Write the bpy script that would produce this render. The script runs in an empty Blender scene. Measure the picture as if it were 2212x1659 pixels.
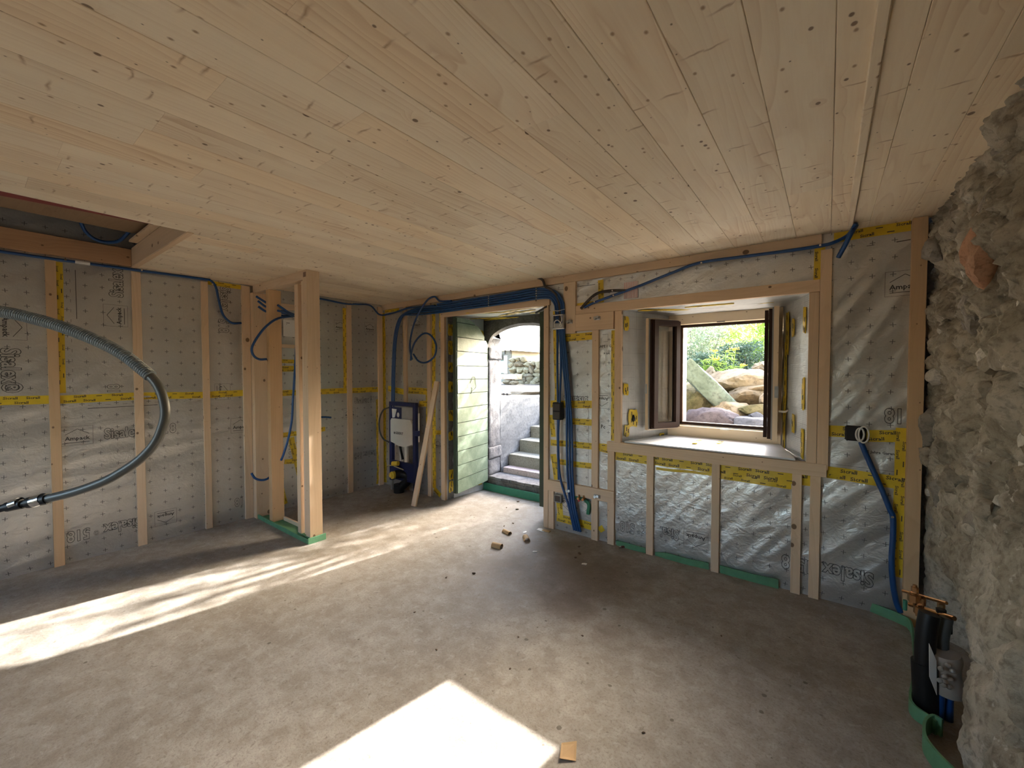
import bpy, bmesh, math, random
import numpy as np
from mathutils import Vector, Matrix, noise

random.seed(7)
SC = bpy.context.scene
COL = SC.collection
PI = math.pi

# ------------------------------------------------------------------ camera, sky, sun, exposure
CAM = Vector((4.5579, -3.2678, 1.4417)); YAW, PITCH, ROLL, FPX = 0.649669, -0.02797, -0.000698, 897.4
cy_, sy_ = math.cos(YAW), math.sin(YAW)
FWD = Vector((-sy_*math.cos(PITCH), cy_*math.cos(PITCH), math.sin(PITCH)))
RGT0 = Vector((cy_, sy_, 0)); UP0 = RGT0.cross(FWD)
RGT = math.cos(ROLL)*RGT0 + math.sin(ROLL)*UP0
UPV = -math.sin(ROLL)*RGT0 + math.cos(ROLL)*UP0
cam = bpy.data.cameras.new('camera'); camo = bpy.data.objects.new('camera', cam); COL.objects.link(camo)
M = Matrix.Identity(4)
for i in range(3):
    M[i][0], M[i][1], M[i][2], M[i][3] = RGT[i], UPV[i], -FWD[i], CAM[i]
camo.matrix_world = M
cam.sensor_width = 36; cam.lens = FPX/2212*36; cam.clip_start = 0.02
SC.camera = camo

SUN_EL = math.radians(24.6); AZ = Vector((-.176, -.984, 0)).normalized()
w = bpy.data.worlds.new('sky'); SC.world = w; w.use_nodes = True
nt = w.node_tree; nt.nodes.clear()
st = nt.nodes.new('ShaderNodeTexSky'); st.sky_type = 'NISHITA'; st.sun_disc = False
st.sun_elevation = SUN_EL; st.sun_rotation = math.atan2(-AZ.x, -AZ.y); st.altitude = 0; st.air_density = 1.0; st.dust_density = 4.0; st.ozone_density = 1.0
bg = nt.nodes.new('ShaderNodeBackground'); bg.inputs[1].default_value = 0.6
wo = nt.nodes.new('ShaderNodeOutputWorld')
nt.links.new(st.outputs[0], bg.inputs[0]); nt.links.new(bg.outputs[0], wo.inputs[0])
sl = bpy.data.lights.new('sun', 'SUN'); sl.energy = 6.0; sl.angle = math.radians(0.55); sl.color = (1.0, .96, .90)
so = bpy.data.objects.new('sun', sl); COL.objects.link(so); so.location = (3, 6, 6)
sd = Vector((AZ.x*math.cos(SUN_EL), AZ.y*math.cos(SUN_EL), -math.sin(SUN_EL)))
so.rotation_euler = sd.to_track_quat('-Z', 'Y').to_euler()
SC.view_settings.view_transform = 'Standard'; SC.view_settings.look = 'None'
SC.view_settings.exposure = 2.65; SC.view_settings.gamma = 1.0; SC.view_settings.use_curve_mapping = False
SC.cycles.max_bounces = 14; SC.cycles.diffuse_bounces = 8; SC.cycles.glossy_bounces = 5
SC.cycles.sample_clamp_indirect = 8.0

# ------------------------------------------------------------------ measuring helpers (survey points on real planes)
def on(px, py, ax, val):
    d = FWD + RGT*((px-1106)/FPX) - UPV*((py-829.5)/FPX)
    t = (val-CAM[ax])/d[ax]
    return CAM + d*t
def B(px, py, y=0.0): return on(px, py, 1, y)
def L(px, py, x=0.0): return on(px, py, 0, x)
def F(px, py, z=0.0): return on(px, py, 2, z)
def D(px, py, d):
    return CAM + (FWD + RGT*((px-1106)/FPX) - UPV*((py-829.5)/FPX))*d
def depth(p): return (Vector(p)-CAM).dot(FWD)

# ------------------------------------------------------------------ mesh builder
class MB:
    def __init__(s): s.v = []; s.f = []
    def add(s, vs, fs):
        o = len(s.v); s.v += [tuple(q) for q in vs]; s.f += [tuple(i+o for i in f) for f in fs]; return s
    def box(s, x0, x1, y0, y1, z0, z1, c=0.0):
        if c <= 0:
            vs = [(x, y, z) for x in (x0, x1) for y in (y0, y1) for z in (z0, z1)]
            return s.add(vs, [(0,1,3,2),(4,6,7,5),(0,4,5,1),(2,3,7,6),(0,2,6,4),(1,5,7,3)])
        bm = bmesh.new(); bmesh.ops.create_cube(bm, size=1)
        for v in bm.verts:
            v.co = Vector(((x0+x1)/2+v.co.x*(x1-x0), (y0+y1)/2+v.co.y*(y1-y0), (z0+z1)/2+v.co.z*(z1-z0)))
        bmesh.ops.bevel(bm, geom=bm.edges[:], offset=c, segments=1, affect='EDGES', profile=.5)
        return s.bm(bm)
    def bm(s, bm, mat=None):
        bm.verts.ensure_lookup_table()
        vs = [(mat @ v.co if mat else v.co)[:] for v in bm.verts]
        s.add(vs, [[v.index for v in f.verts] for f in bm.faces]); bm.free(); return s
    def tube(s, pts, r, n=10, cap=True, sub=6, closed=False, rr=None):
        pts = [Vector(p) for p in pts]
        if sub > 1 and len(pts) > 2:
            q = []; P = [pts[0]*2-pts[1]] + pts + [pts[-1]*2-pts[-2]]
            for i in range(1, len(P)-2):
                for k in range(sub):
                    t = k/sub
                    a, b, c, d = P[i-1], P[i], P[i+1], P[i+2]
                    q.append(.5*((2*b)+(c-a)*t+(2*a-5*b+4*c-d)*t*t+(3*b-a-3*c+d)*t**3))
            q.append(pts[-1]); pts = q
        T = [(pts[min(i+1, len(pts)-1)]-pts[max(i-1, 0)]).normalized() for i in range(len(pts))]
        u = T[0].orthogonal().normalized(); o = len(s.v); m = len(pts)
        for i, p in enumerate(pts):
            u = (u-T[i]*u.dot(T[i])).normalized(); w_ = T[i].cross(u)
            ri = rr(i/(m-1)) if rr else r
            for k in range(n):
                a = 2*PI*k/n; s.v.append(tuple(p+(u*math.cos(a)+w_*math.sin(a))*ri))
        for i in range(m-1):
            for k in range(n):
                k2 = (k+1) % n; s.f.append((o+i*n+k, o+i*n+k2, o+(i+1)*n+k2, o+(i+1)*n+k))
        if cap:
            s.f.append(tuple(o+k for k in range(n))[::-1]); s.f.append(tuple(o+(m-1)*n+k for k in range(n)))
        return s
    def prism(s, poly, ax, a, b):
        """poly of 2-D points (the two axes other than ax, in order) extruded along ax"""
        def P(p, t):
            q = [p[0], p[1]]; q.insert(ax, t); return tuple(q)
        n = len(poly); o = len(s.v)
        s.v += [P(p, a) for p in poly] + [P(p, b) for p in poly]
        s.f.append(tuple(range(o, o+n))); s.f.append(tuple(range(o+2*n-1, o+n-1, -1)))
        for i in range(n):
            j = (i+1) % n; s.f.append((o+i, o+j, o+n+j, o+n+i))
        return s
    def sphere(s, c, r, seg=10):
        bm = bmesh.new(); bmesh.ops.create_uvsphere(bm, u_segments=seg, v_segments=max(5, seg//2+1), radius=1)
        sc = r if hasattr(r, '__len__') else (r, r, r)
        for v in bm.verts: v.co = Vector((c[0]+v.co.x*sc[0], c[1]+v.co.y*sc[1], c[2]+v.co.z*sc[2]))
        return s.bm(bm)
    def build(s, name, mat, parent=None, smooth=False, origin=None, label=None):
        me = bpy.data.meshes.new(name); o0 = None
        vs = s.v
        if origin is None:
            a = np.array(vs); lo, hi = a.min(0), a.max(0); o0 = Vector(((lo[0]+hi[0])/2, (lo[1]+hi[1])/2, lo[2]))
        else: o0 = Vector(origin)
        vs = [(v[0]-o0[0], v[1]-o0[1], v[2]-o0[2]) for v in vs]
        me.from_pydata(vs, [], s.f); me.validate()
        bm = bmesh.new(); bm.from_mesh(me); bmesh.ops.recalc_face_normals(bm, faces=bm.faces[:]); bm.to_mesh(me); bm.free()
        if smooth:
            me.polygons.foreach_set('use_smooth', [True]*len(me.polygons))
            try: me.set_sharp_from_angle(angle=math.radians(40))
            except Exception: pass
        me.materials.append(mat)
        o = bpy.data.objects.new(name, me); COL.objects.link(o)
        o.location = o0
        if parent is not None:
            o.parent = parent; o.location = o0 - world_of(parent)
        if label: o['label'] = label
        return o
def world_of(o):
    p = Vector(o.location)
    while o.parent: o = o.parent; p += Vector(o.location)
    return p
def tag(o, label, cat, group=None):
    o['label'] = label; o['category'] = cat
    if group: o['group'] = group
    return o
def thing(name, label, cat, loc, group=None):
    o = bpy.data.objects.new(name, None); COL.objects.link(o); o.location = loc; o.empty_display_size = .1
    return tag(o, label, cat, group)
def struct(o): o['kind'] = 'structure'; return o
def bx(name, mat, dims, parent=None, c=0.0, label=None):
    return MB().box(*dims, c=c).build(name, mat, parent, label=label)

# ------------------------------------------------------------------ materials
def mat_new(name):
    m = bpy.data.materials.new(name); m.use_nodes = True; t = m.node_tree
    b = t.nodes['Principled BSDF']; return m, t, b
class N:
    def __init__(s, t): s.t = t
    def n(s, typ, **k):
        nd = s.t.nodes.new(typ)
        for a, v in k.items():
            if a.startswith('i_'): nd.inputs[a[2:].replace('_', ' ')].default_value = v
            else: setattr(nd, a, v)
        return nd
    def l(s, a, b): s.t.links.new(a, b)
    def m(s, op, a, b=None, c=None, clamp=False):
        nd = s.t.nodes.new('ShaderNodeMath'); nd.operation = op; nd.use_clamp = clamp
        for i, x in enumerate((a, b, c)):
            if x is None: continue
            if isinstance(x, (int, float)): nd.inputs[i].default_value = x
            else: s.t.links.new(x, nd.inputs[i])
        return nd.outputs[0]
    def mix(s, f, a, b, blend='MIX'):
        nd = s.t.nodes.new('ShaderNodeMix'); nd.data_type = 'RGBA'; nd.blend_type = blend
        if isinstance(f, (int, float)): nd.inputs[0].default_value = f
        else: s.t.links.new(f, nd.inputs[0])
        for i, x in ((6, a), (7, b)):
            if isinstance(x, tuple): nd.inputs[i].default_value = (*x, 1) if len(x) == 3 else x
            else: s.t.links.new(x, nd.inputs[i])
        return nd.outputs[2]
    def ramp(s, f, stops):
        nd = s.t.nodes.new('ShaderNodeValToRGB'); e = nd.color_ramp.elements
        while len(e) < len(stops): e.new(.5)
        for k, (p, c) in enumerate(stops):
            e[k].position = p; e[k].color = (c, c, c, 1) if isinstance(c, (int, float)) else (*c, 1)
        s.t.links.new(f, nd.inputs[0]); return nd.outputs[0]
    def noise(s, vec, scale, detail=3, rough=.5, dist=0.0):
        nd = s.t.nodes.new('ShaderNodeTexNoise'); nd.inputs['Scale'].default_value = scale
        nd.inputs['Detail'].default_value = detail; nd.inputs['Roughness'].default_value = rough; nd.inputs['Distortion'].default_value = dist
        if vec is not None: s.t.links.new(vec, nd.inputs['Vector'])
        return nd.outputs[0]
    def comb(s, x, y, z):
        nd = s.t.nodes.new('ShaderNodeCombineXYZ')
        for i, a in enumerate((x, y, z)):
            if isinstance(a, (int, float)): nd.inputs[i].default_value = a
            else: s.t.links.new(a, nd.inputs[i])
        return nd.outputs[0]
    def bump(s, h, strength, dist, b, normal=None):
        nd = s.t.nodes.new('ShaderNodeBump'); nd.inputs['Strength'].default_value = strength; nd.inputs['Distance'].default_value = dist
        s.t.links.new(h, nd.inputs['Height'])
        s.t.links.new(nd.outputs[0], b.inputs['Normal']); return nd.outputs[0]
def plain(name, col, rough=.5, metal=0.0, bump=0.0, bscale=40, var=0.12, spec=.5, coat=0):
    m, t, b = mat_new(name); q = N(t)
    tc = q.n('ShaderNodeTexCoord').outputs['Object']
    nz = q.noise(tc, bscale*.25, 4)
    f = q.ramp(nz, [(.3, 1-var), (.7, 1+var*.4)])
    q.l(q.mix(1.0, tuple(col), f, 'MULTIPLY'), b.inputs['Base Color'])
    b.inputs['Roughness'].default_value = rough; b.inputs['Metallic'].default_value = metal
    b.inputs['Specular IOR Level'].default_value = .2 if name.startswith('brown_window') else spec; b.inputs['Coat Weight'].default_value = coat
    if bump: q.bump(q.noise(tc, bscale, 5, .6), bump, .004, b)
    return m
def pine(name, axis, light=(.72, .55, .38), dark=(.58, .41, .26), knots=1.0, rough=.6, streak=.5, kscale=4.2, flecks=False):
    m, t, b = mat_new(name); q = N(t)
    tc = q.n('ShaderNodeTexCoord').outputs['Object']; oi = q.n('ShaderNodeObjectInfo').outputs['Random']
    s = q.n('ShaderNodeSeparateXYZ'); q.l(tc, s.inputs[0]); xyz = list(s.outputs)[:3]
    al = xyz[axis]; oth = [xyz[i] for i in range(3) if i != axis]
    al = q.m('ADD', al, q.m('MULTIPLY', oi, 37.0))
    ac = q.m('ADD', q.m('ADD', oth[0], oth[1]), q.m('MULTIPLY', oi, 11.0))
    # knots, round discs in the face plane
    vor = q.n('ShaderNodeTexVoronoi', voronoi_dimensions='2D', feature='F1'); vor.inputs['Scale'].default_value = kscale
    vec2 = q.comb(q.m('MULTIPLY', ac, 1.25), al, 0.0); q.l(vec2, vor.inputs['Vector'])
    sel = q.n('ShaderNodeSeparateColor'); q.l(vor.outputs['Color'], sel.inputs[0])
    size = q.m('MULTIPLY', q.m('POWER', sel.outputs[0], 4.0), .085*knots)   # knot radius in cell units, mostly small
    dk = q.m('SUBTRACT', vor.outputs['Distance'], q.m('ADD', size, .006*knots))
    knot = q.ramp(q.m('MULTIPLY', dk, 20.0), [(0.0, 1.0), (.35, 0.0)])
    halo = q.ramp(vor.outputs['Distance'], [(.02, 1.0), (.30, 0.0)])
    halo = q.m('MULTIPLY', halo, q.m('MULTIPLY', size, 16.0, clamp=True))
    vg = q.comb(q.m('MULTIPLY', oth[0], 1.0), q.m('MULTIPLY', oth[1], 1.0), q.m('MULTIPLY', al, .045))
    g1 = q.noise(vg, 95, 3, .6)
    vr = q.comb(q.m('ADD', ac, q.m('MULTIPLY', halo, .10)), q.m('MULTIPLY', al, .10), 0.0)
    wn = q.noise(vr, 4.0, 2, .5)
    ring = q.m('FRACT', q.m('MULTIPLY', q.m('ADD', q.m('MULTIPLY', wn, .32), q.m('MULTIPLY', q.m('ADD', ac, q.m('MULTIPLY', halo, .05)), .55)), 46.0))
    ring = q.ramp(ring, [(0.0, 0.0), (.75, .55), (.93, 1.0), (1.0, .1)])
    big = q.noise(q.comb(ac, q.m('MULTIPLY', al, .22), 0.0), 5.5, 2, .5)
    big = q.ramp(big, [(.38, 0.0), (.68, 1.0)])
    f = q.m('ADD', q.m('MULTIPLY', ring, q.m('ADD', q.m('MULTIPLY', big, streak*.75), .10)), q.m('MULTIPLY', q.m('SUBTRACT', g1, .5), .45))
    f = q.m('ADD', f, q.m('MULTIPLY', big, .18), clamp=True)
    f = q.m('ADD', f, q.m('MULTIPLY', halo, .25), clamp=True)
    c = q.mix(f, light, dark)
    if flecks:
        v3 = q.n('ShaderNodeTexVoronoi', voronoi_dimensions='2D', feature='F1'); v3.inputs['Scale'].default_value = 1.0
        wob = q.m('MULTIPLY', q.noise(q.comb(ac, al, 0.0), 14, 2), .035)
        q.l(q.comb(q.m('MULTIPLY', ac, 7.0), q.m('MULTIPLY', q.m('ADD', al, wob), 17.0), 0.0), v3.inputs['Vector'])
        s3 = q.n('ShaderNodeSeparateColor'); q.l(v3.outputs['Color'], s3.inputs[0])
        sep = q.n('ShaderNodeSeparateXYZ'); q.l(v3.outputs['Position'], sep.inputs[0])
        dy = q.m('ABSOLUTE', q.m('SUBTRACT', q.m('MULTIPLY', q.m('ADD', al, wob), 17.0), sep.outputs[1])); dx = q.m('ABSOLUTE', q.m('SUBTRACT', q.m('MULTIPLY', ac, 7.0), sep.outputs[0]))
        fk = q.m('MULTIPLY', q.ramp(dy, [(.0, 1.0), (.11, 0.0)]), q.m('MULTIPLY', q.ramp(dx, [(.05, 1.0), (.32, 0.0)]), q.m('GREATER_THAN', s3.outputs[1], .86)))
        c = q.mix(q.m('MULTIPLY', fk, .75), c, (.36, .20, .10))
        v4 = q.n('ShaderNodeTexVoronoi', voronoi_dimensions='2D', feature='F1'); v4.inputs['Scale'].default_value = 11.0
        q.l(q.comb(q.m('MULTIPLY', ac, 1.1), q.m('MULTIPLY', al, .8), 0.0), v4.inputs['Vector'])
        s4 = q.n('ShaderNodeSeparateColor'); q.l(v4.outputs['Color'], s4.inputs[0])
        f4 = q.m('MULTIPLY', q.ramp(v4.outputs['Distance'], [(.03, 1.0), (.085, 0.0)]), q.m('GREATER_THAN', s4.outputs[0], .72))
        c = q.mix(q.m('MULTIPLY', f4, .8), c, (.30, .16, .07))
    tint = q.m('FRACT', q.m('MULTIPLY', oi, 7.31))
    tc_ = q.ramp(tint, [(0.0, (.91, .89, .86)), (.5, (1, 1, 1)), (1.0, (1.02, .96, .88))])
    c = q.mix(1.0, c, tc_, 'MULTIPLY')
    c = q.mix(q.m('MULTIPLY', knot, .85), c, (.13, .065, .03))
    q.l(c, b.inputs['Base Color']); b.inputs['Roughness'].default_value = rough; b.inputs['Specular IOR Level'].default_value = .3
    q.bump(q.m('ADD', g1, q.m('MULTIPLY', ring, .3)), .25, .0015, b)
    return m
W_X = pine('pine_x', 0); W_Y = pine('pine_y', 1); W_Z = pine('pine_z', 2)
W_CEIL = pine('pine_ceiling', 1, light=(.87, .755, .575), dark=(.66, .485, .32), knots=.62, streak=.85, kscale=5.2, flecks=True)
W_OR = pine('pine_orange_z', 2, light=(.62, .42, .24), dark=(.50, .32, .17))
W_ORY = pine('pine_reddish_y', 1, light=(.50, .29, .15), dark=(.34, .17, .08))
W_WIN_Z = pine('pine_window_z', 2, light=(.74, .60, .42), dark=(.65, .51, .35), knots=.2, streak=.15)
W_WIN_X = pine('pine_window_x', 0, light=(.74, .60, .42), dark=(.65, .51, .35), knots=.2, streak=.15)
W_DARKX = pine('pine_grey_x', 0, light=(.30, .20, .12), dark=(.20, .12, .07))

def foil_mat(name, pu, pz, cross=True, metal=.72, base=(.60, .585, .55), rough=.36, grid=False):
    m, t, b = mat_new(name); q = N(t)
    g = q.n('ShaderNodeNewGeometry').outputs['Position']
    s = q.n('ShaderNodeSeparateXYZ'); q.l(g, s.inputs[0]); x, y, z = list(s.outputs)[:3]
    u = q.m('ADD', x, y)
    nz = q.noise(g, 2.2, 4, .6); col = q.mix(q.ramp(nz, [(.3, 0.0), (.7, 1.0)]), tuple(c*.86 for c in base), tuple(min(1, c*1.1) for c in base))
    col = q.mix(q.ramp(q.noise(g, 120, 2), [(.35, 0.0), (.65, .12)]), col, (.8, .78, .74))
    if cross:
        P_ = .0975
        du = q.m('ABSOLUTE', q.m('MULTIPLY', q.m('SUBTRACT', q.m('FRACT', q.m('ADD', q.m('DIVIDE', q.m('SUBTRACT', u, pu), P_), 200.5)), .5), P_))
        dz = q.m('ABSOLUTE', q.m('MULTIPLY', q.m('SUBTRACT', q.m('FRACT', q.m('ADD', q.m('DIVIDE', q.m('SUBTRACT', z, pz), P_), 200.5)), .5), P_))
        def both(a, wa, c, wc): return q.m('MULTIPLY', q.m('LESS_THAN', a, wa), q.m('LESS_THAN', c, wc))
        f = q.m('MAXIMUM', both(du, .0135, dz, .0017), both(du, .0017, dz, .0135))
        col = q.mix(q.m('MULTIPLY', f, .88), col, (.05, .045, .045))
        b.inputs['Metallic'].default_value = metal
        q.l(q.m('SUBTRACT', metal, q.m('MULTIPLY', f, metal)), b.inputs['Metallic'])
    elif grid:
        def lines(v, per, wd):
            return q.m('LESS_THAN', q.m('ABSOLUTE', q.m('MULTIPLY', q.m('SUBTRACT', q.m('FRACT', q.m('ADD', q.m('DIVIDE', v, per), 100.5)), .5), per)), wd)
        xy = q.m('ADD', x, q.m('MULTIPLY', y, 1.0))
        f = q.m('MAXIMUM', lines(z, .0125, .0005), q.m('MAXIMUM', lines(xy, .0125, .0004), q.m('MAXIMUM', lines(z, .1, .0012), lines(xy, .1, .0012))))
        patch = q.ramp(q.noise(g, 5.0, 1), [(.42, .15), (.55, 1.0)])
        f = q.m('MULTIPLY', f, q.m('MULTIPLY', patch, .62))
        col = q.mix(f, col, (.06, .06, .06)); b.inputs['Metallic'].default_value = metal
    q.l(col, b.inputs['Base Color']); b.inputs['Roughness'].default_value = rough
    v2 = q.comb(q.m('MULTIPLY', u, .7), q.m('MULTIPLY', q.m('SUBTRACT', x, y), .3), z)
    h = q.m('ADD', q.noise(v2, 16, 5, .62, .6), q.m('MULTIPLY', q.noise(v2, 60, 3, .6), .18))
    q.bump(h, .5, .012, b)
    return m
FOIL_L = foil_mat('foil_left', -3.012, 1.104)
FOIL_LU = foil_mat('foil_left_upper', -2.98, 1.33)
FOIL_B = foil_mat('foil_back', 4.65, 2.106)
FOIL_BL = foil_mat('foil_back_lower', 4.06, .72)
FOIL_NICHE = foil_mat('foil_reveal_grid', 0, 0, cross=False, grid=True, metal=.25, base=(.62, .63, .62), rough=.45)
FOIL_SOF = foil_mat('foil_soffit_pale', 0, 0, cross=False, metal=.2, base=(.66, .64, .58), rough=.5)
TAPE = plain('yellow_tape', (.72, .50, .03), .38, bump=.25, bscale=60, var=.12)
INK = plain('black_print', (.035, .03, .03), .6, var=0)
INKG = plain('dark_grey_print', (.05, .047, .045), .7, var=0)
BLUE = plain('blue_plastic', (.010, .062, .20), .38, var=.1)
BLUED = plain('blue_plastic_dark', (.01, .06, .22), .4, var=.1)
BLACK = plain('black_plastic', (.010, .010, .011), .45, var=.1, spec=.3)
BLK2 = plain('brown_black_plastic', (.045, .035, .028), .5, var=.1)
GREYH = plain('grey_corrugated_plastic', (.16, .19, .21), .5, var=.08)
GREYD = plain('dark_grey_hose', (.075, .077, .072), .4, var=.08)
STEEL = plain('galvanised_steel', (.55, .55, .54), .38, metal=.85, var=.2, bscale=90)
CHROME = plain('bright_steel', (.8, .8, .8), .2, metal=1.0, var=.05)
BRASS = plain('copper_brass', (.50, .27, .12), .25, metal=.9, var=.2, bscale=60)
FOAM = plain('green_foam', (.12, .30, .155), .7, bump=.15, bscale=90, var=.15)
FOAMD = plain('green_foam_dark', (.04, .22, .13), .6, bump=.1, bscale=90, var=.1)
WHITE = plain('white_plastic', (.72, .70, .64), .4, var=.05)
WHITEP = plain('white_paper', (.80, .79, .75), .7, var=.04)
NAVY = plain('navy_enamel', (.012, .02, .09), .4, var=.1)
YELLOW = plain('yellow_plastic', (.72, .52, .05), .4, var=.1)
BROWN = plain('brown_window_coating', (.032, .015, .010), .5, var=.15, bump=.1)
RED = plain('dark_red_membrane', (.20, .02, .02), .6, var=.2)
CARD = plain('brown_cardboard', (.50, .33, .16), .8, var=.12, bump=.1)
GREYP = plain('grey_gasket', (.25, .25, .24), .5, var=.05)

def mineral(name, cols, scale=3.0, bump=.6, bdist=.02, rough=.9, fine=40, speck=None, coord='Object', detail=6):
    m, t, b = mat_new(name); q = N(t)
    if coord == 'Object':
        tc = q.n('ShaderNodeTexCoord').outputs['Object']; oi = q.n('ShaderNodeObjectInfo').outputs['Random']
        va = q.n('ShaderNodeVectorMath', operation='ADD'); q.l(tc, va.inputs[0]); q.l(q.comb(q.m('MULTIPLY', oi, 13.0), q.m('MULTIPLY', oi, 7.0), oi), va.inputs[1]); tc = va.outputs[0]
    else: tc = q.n('ShaderNodeNewGeometry').outputs['Position']
    n1 = q.noise(tc, scale, detail, .62, .4)
    c = q.ramp(n1, [(.28+.44*i/(len(cols)-1), cc) for i, cc in enumerate(cols)])
    n2 = q.noise(tc, fine, 6, .65)
    c = q.mix(q.ramp(n2, [(.36, .45), (.52, 0.0)]), c, tuple(x*.35 for x in cols[0]))
    if speck:
        c = q.mix(q.ramp(q.noise(tc, fine*.6, 3, .7), [(.62, 0.0), (.70, .8)]), c, speck)
    q.l(c, b.inputs['Base Color']); b.inputs['Roughness'].default_value = rough; b.inputs['Specular IOR Level'].default_value = .25
    q.bump(q.m('ADD', q.m('MULTIPLY', n1, .7), q.m('MULTIPLY', n2, .3)), bump, bdist, b)
    return m
RUBBLE = mineral('rubble_mortar', [(.17, .14, .10), (.41, .36, .275), (.62, .56, .46)], 3.5, 1.0, .05, fine=34, speck=(.58, .53, .45))  # cavity shade and lighter patches painted in by the wide tone range
RSTONE = mineral('rubble_stone', [(.22, .185, .14), (.33, .285, .22), (.43, .38, .31)], 5, .8, .015, fine=50)
RSTONE2 = mineral('rubble_stone_grey', [(.20, .175, .14), (.31, .275, .23), (.40, .365, .31)], 5, .7, .012, fine=50)
RSTONE3 = mineral('rubble_stone_red', [(.36, .18, .10), (.46, .25, .15), (.50, .32, .2)], 6, .6, .01, fine=60)
RWHITE = mineral('rubble_stone_white', [(.46, .42, .35), (.60, .56, .48), (.68, .64, .57)], 6, .6, .01, fine=60)
ARCH = mineral('dark_grey_stone', [(.07, .065, .06), (.13, .125, .12), (.20, .19, .18)], 5, .7, .012, fine=45)
JAMB = mineral('grey_jamb_stone', [(.122, .115, .119), (.194, .187, .184), (.259, .252, .245)], 5, .8, .012, fine=45)
PLAST = mineral('grey_plaster', [(.173, .169, .166), (.216, .212, .205), (.259, .252, .241)], 3, .35, .008, fine=35)
STEPC = mineral('step_concrete', [(.27, .255, .20), (.34, .325, .265), (.40, .39, .33)], 4, .25, .004, fine=60)
STEPP = mineral('pink_step_stone', [(.62, .46, .42), (.72, .57, .52), (.78, .66, .61)], 4, .15, .003, fine=60)
BOUL = [mineral('boulder_tan', [(.073, .048, .023), (.135, .098, .053), (.191, .151, .095)], 3.2, .9, .03, fine=22),
        mineral('boulder_green', [(.073, .093, .062), (.118, .146, .107), (.158, .179, .135)], 3, .7, .02, fine=25),
        mineral('boulder_purple', [(.042, .034, .037), (.073, .059, .062), (.107, .090, .090)], 3, .7, .02, fine=25),
        mineral('boulder_grey', [(.045, .045, .051), (.079, .079, .084), (.112, .112, .118)], 3, .7, .02, fine=25),
        mineral('boulder_ochre', [(.112, .079, .039), (.179, .135, .079), (.236, .191, .123)], 3, .8, .03, fine=22),
        mineral('boulder_mossy', [(.039, .042, .011), (.101, .087, .039), (.158, .132, .073)], 3.2, .9, .03, fine=20)]
SOIL = mineral('dry_earth', [(.091, .070, .049), (.154, .122, .087), (.217, .182, .140)], 1.3, .8, .03, fine=14)
SAND = mineral('pale_sand', [(.187, .154, .110), (.231, .198, .149), (.264, .237, .187)], 3, .5, .01, fine=40)
WSTONE = mineral('field_wall_stone', [(.142, .110, .059), (.207, .168, .097), (.272, .227, .142)], 4, .7, .01, fine=30)

# screed floor
def floor_mat():
    m, t, b = mat_new('screed'); q = N(t)
    g = q.n('ShaderNodeNewGeometry').outputs['Position']
    s = q.n('ShaderNodeSeparateXYZ'); q.l(g, s.inputs[0]); x, y, z = list(s.outputs)[:3]
    n1 = q.noise(g, 1.4, 6, .6, .5); n2 = q.noise(g, 9, 6, .65, .3); n3 = q.noise(g, 90, 4, .7)
    c = q.ramp(n1, [(.30, (.25, .22, .185)), (.5, (.315, .285, .245)), (.70, (.375, .345, .305))])
    c = q.mix(q.ramp(n2, [(.38, .42), (.56, 0.0)]), c, (.16, .125, .09)); c = q.mix(q.ramp(n2, [(.55, 0.0), (.72, .35)]), c, (.47, .44, .40))
    c = q.mix(q.ramp(n3, [(.38, .35), (.50, 0.0)]), c, (.14, .115, .09)); c = q.mix(q.ramp(q.noise(g, 24, 8, .7, .8), [(.54, 0.0), (.66, .30)]), c, (.5, .47, .43)); c = q.mix(q.ramp(q.noise(g, 33, 8, .75, .5), [(.34, .55), (.42, 0.0)]), c, (.10, .08, .06))
    # damp brown stain on the screed
    for (sx, sy, r, k) in ((3.13, -.62, .60, .62), (2.85, -.35, .34, .45), (3.30, -1.05, .22, .55), (2.65, -1.05, .5, .18), (3.62, -1.15, .13, .35)):
        d = q.m('SQRT', q.m('ADD', q.m('POWER', q.m('SUBTRACT', x, sx), 2.0), q.m('POWER', q.m('SUBTRACT', y, sy), 2.0)))
        d = q.m('ADD', q.m('DIVIDE', d, r), q.m('MULTIPLY', q.m('SUBTRACT', q.noise(g, 4.0, 5, .6), .5), 1.5))
        c = q.mix(q.m('MULTIPLY', q.ramp(d, [(.35, 1.0), (1.0, 0.0)]), k), c, (.135, .088, .048))
    # dark flecks
    vo = q.n('ShaderNodeTexVoronoi'); vo.inputs['Scale'].default_value = 14; q.l(g, vo.inputs['Vector'])
    se = q.n('ShaderNodeSeparateColor'); q.l(vo.outputs['Color'], se.inputs[0])
    fl = q.m('LESS_THAN', q.m('ADD', vo.outputs['Distance'], q.m('MULTIPLY', n3, .12)), q.m('SUBTRACT', q.m('MULTIPLY', q.m('POWER', se.outputs[0], 3.0), .22), .0))
    c = q.mix(q.m('MULTIPLY', fl, .7), c, (.09, .07, .05))
    q.l(c, b.inputs['Base Color'])
    q.l(q.ramp(n2, [(.3, .62), (.7, .85)]), b.inputs['Roughness']); b.inputs['Specular IOR Level'].default_value = .35
    q.bump(q.m('ADD', q.m('MULTIPLY', n2, .5), q.m('MULTIPLY', n3, .35)), .35, .006, b)
    return m
SCREED = floor_mat()
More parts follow.
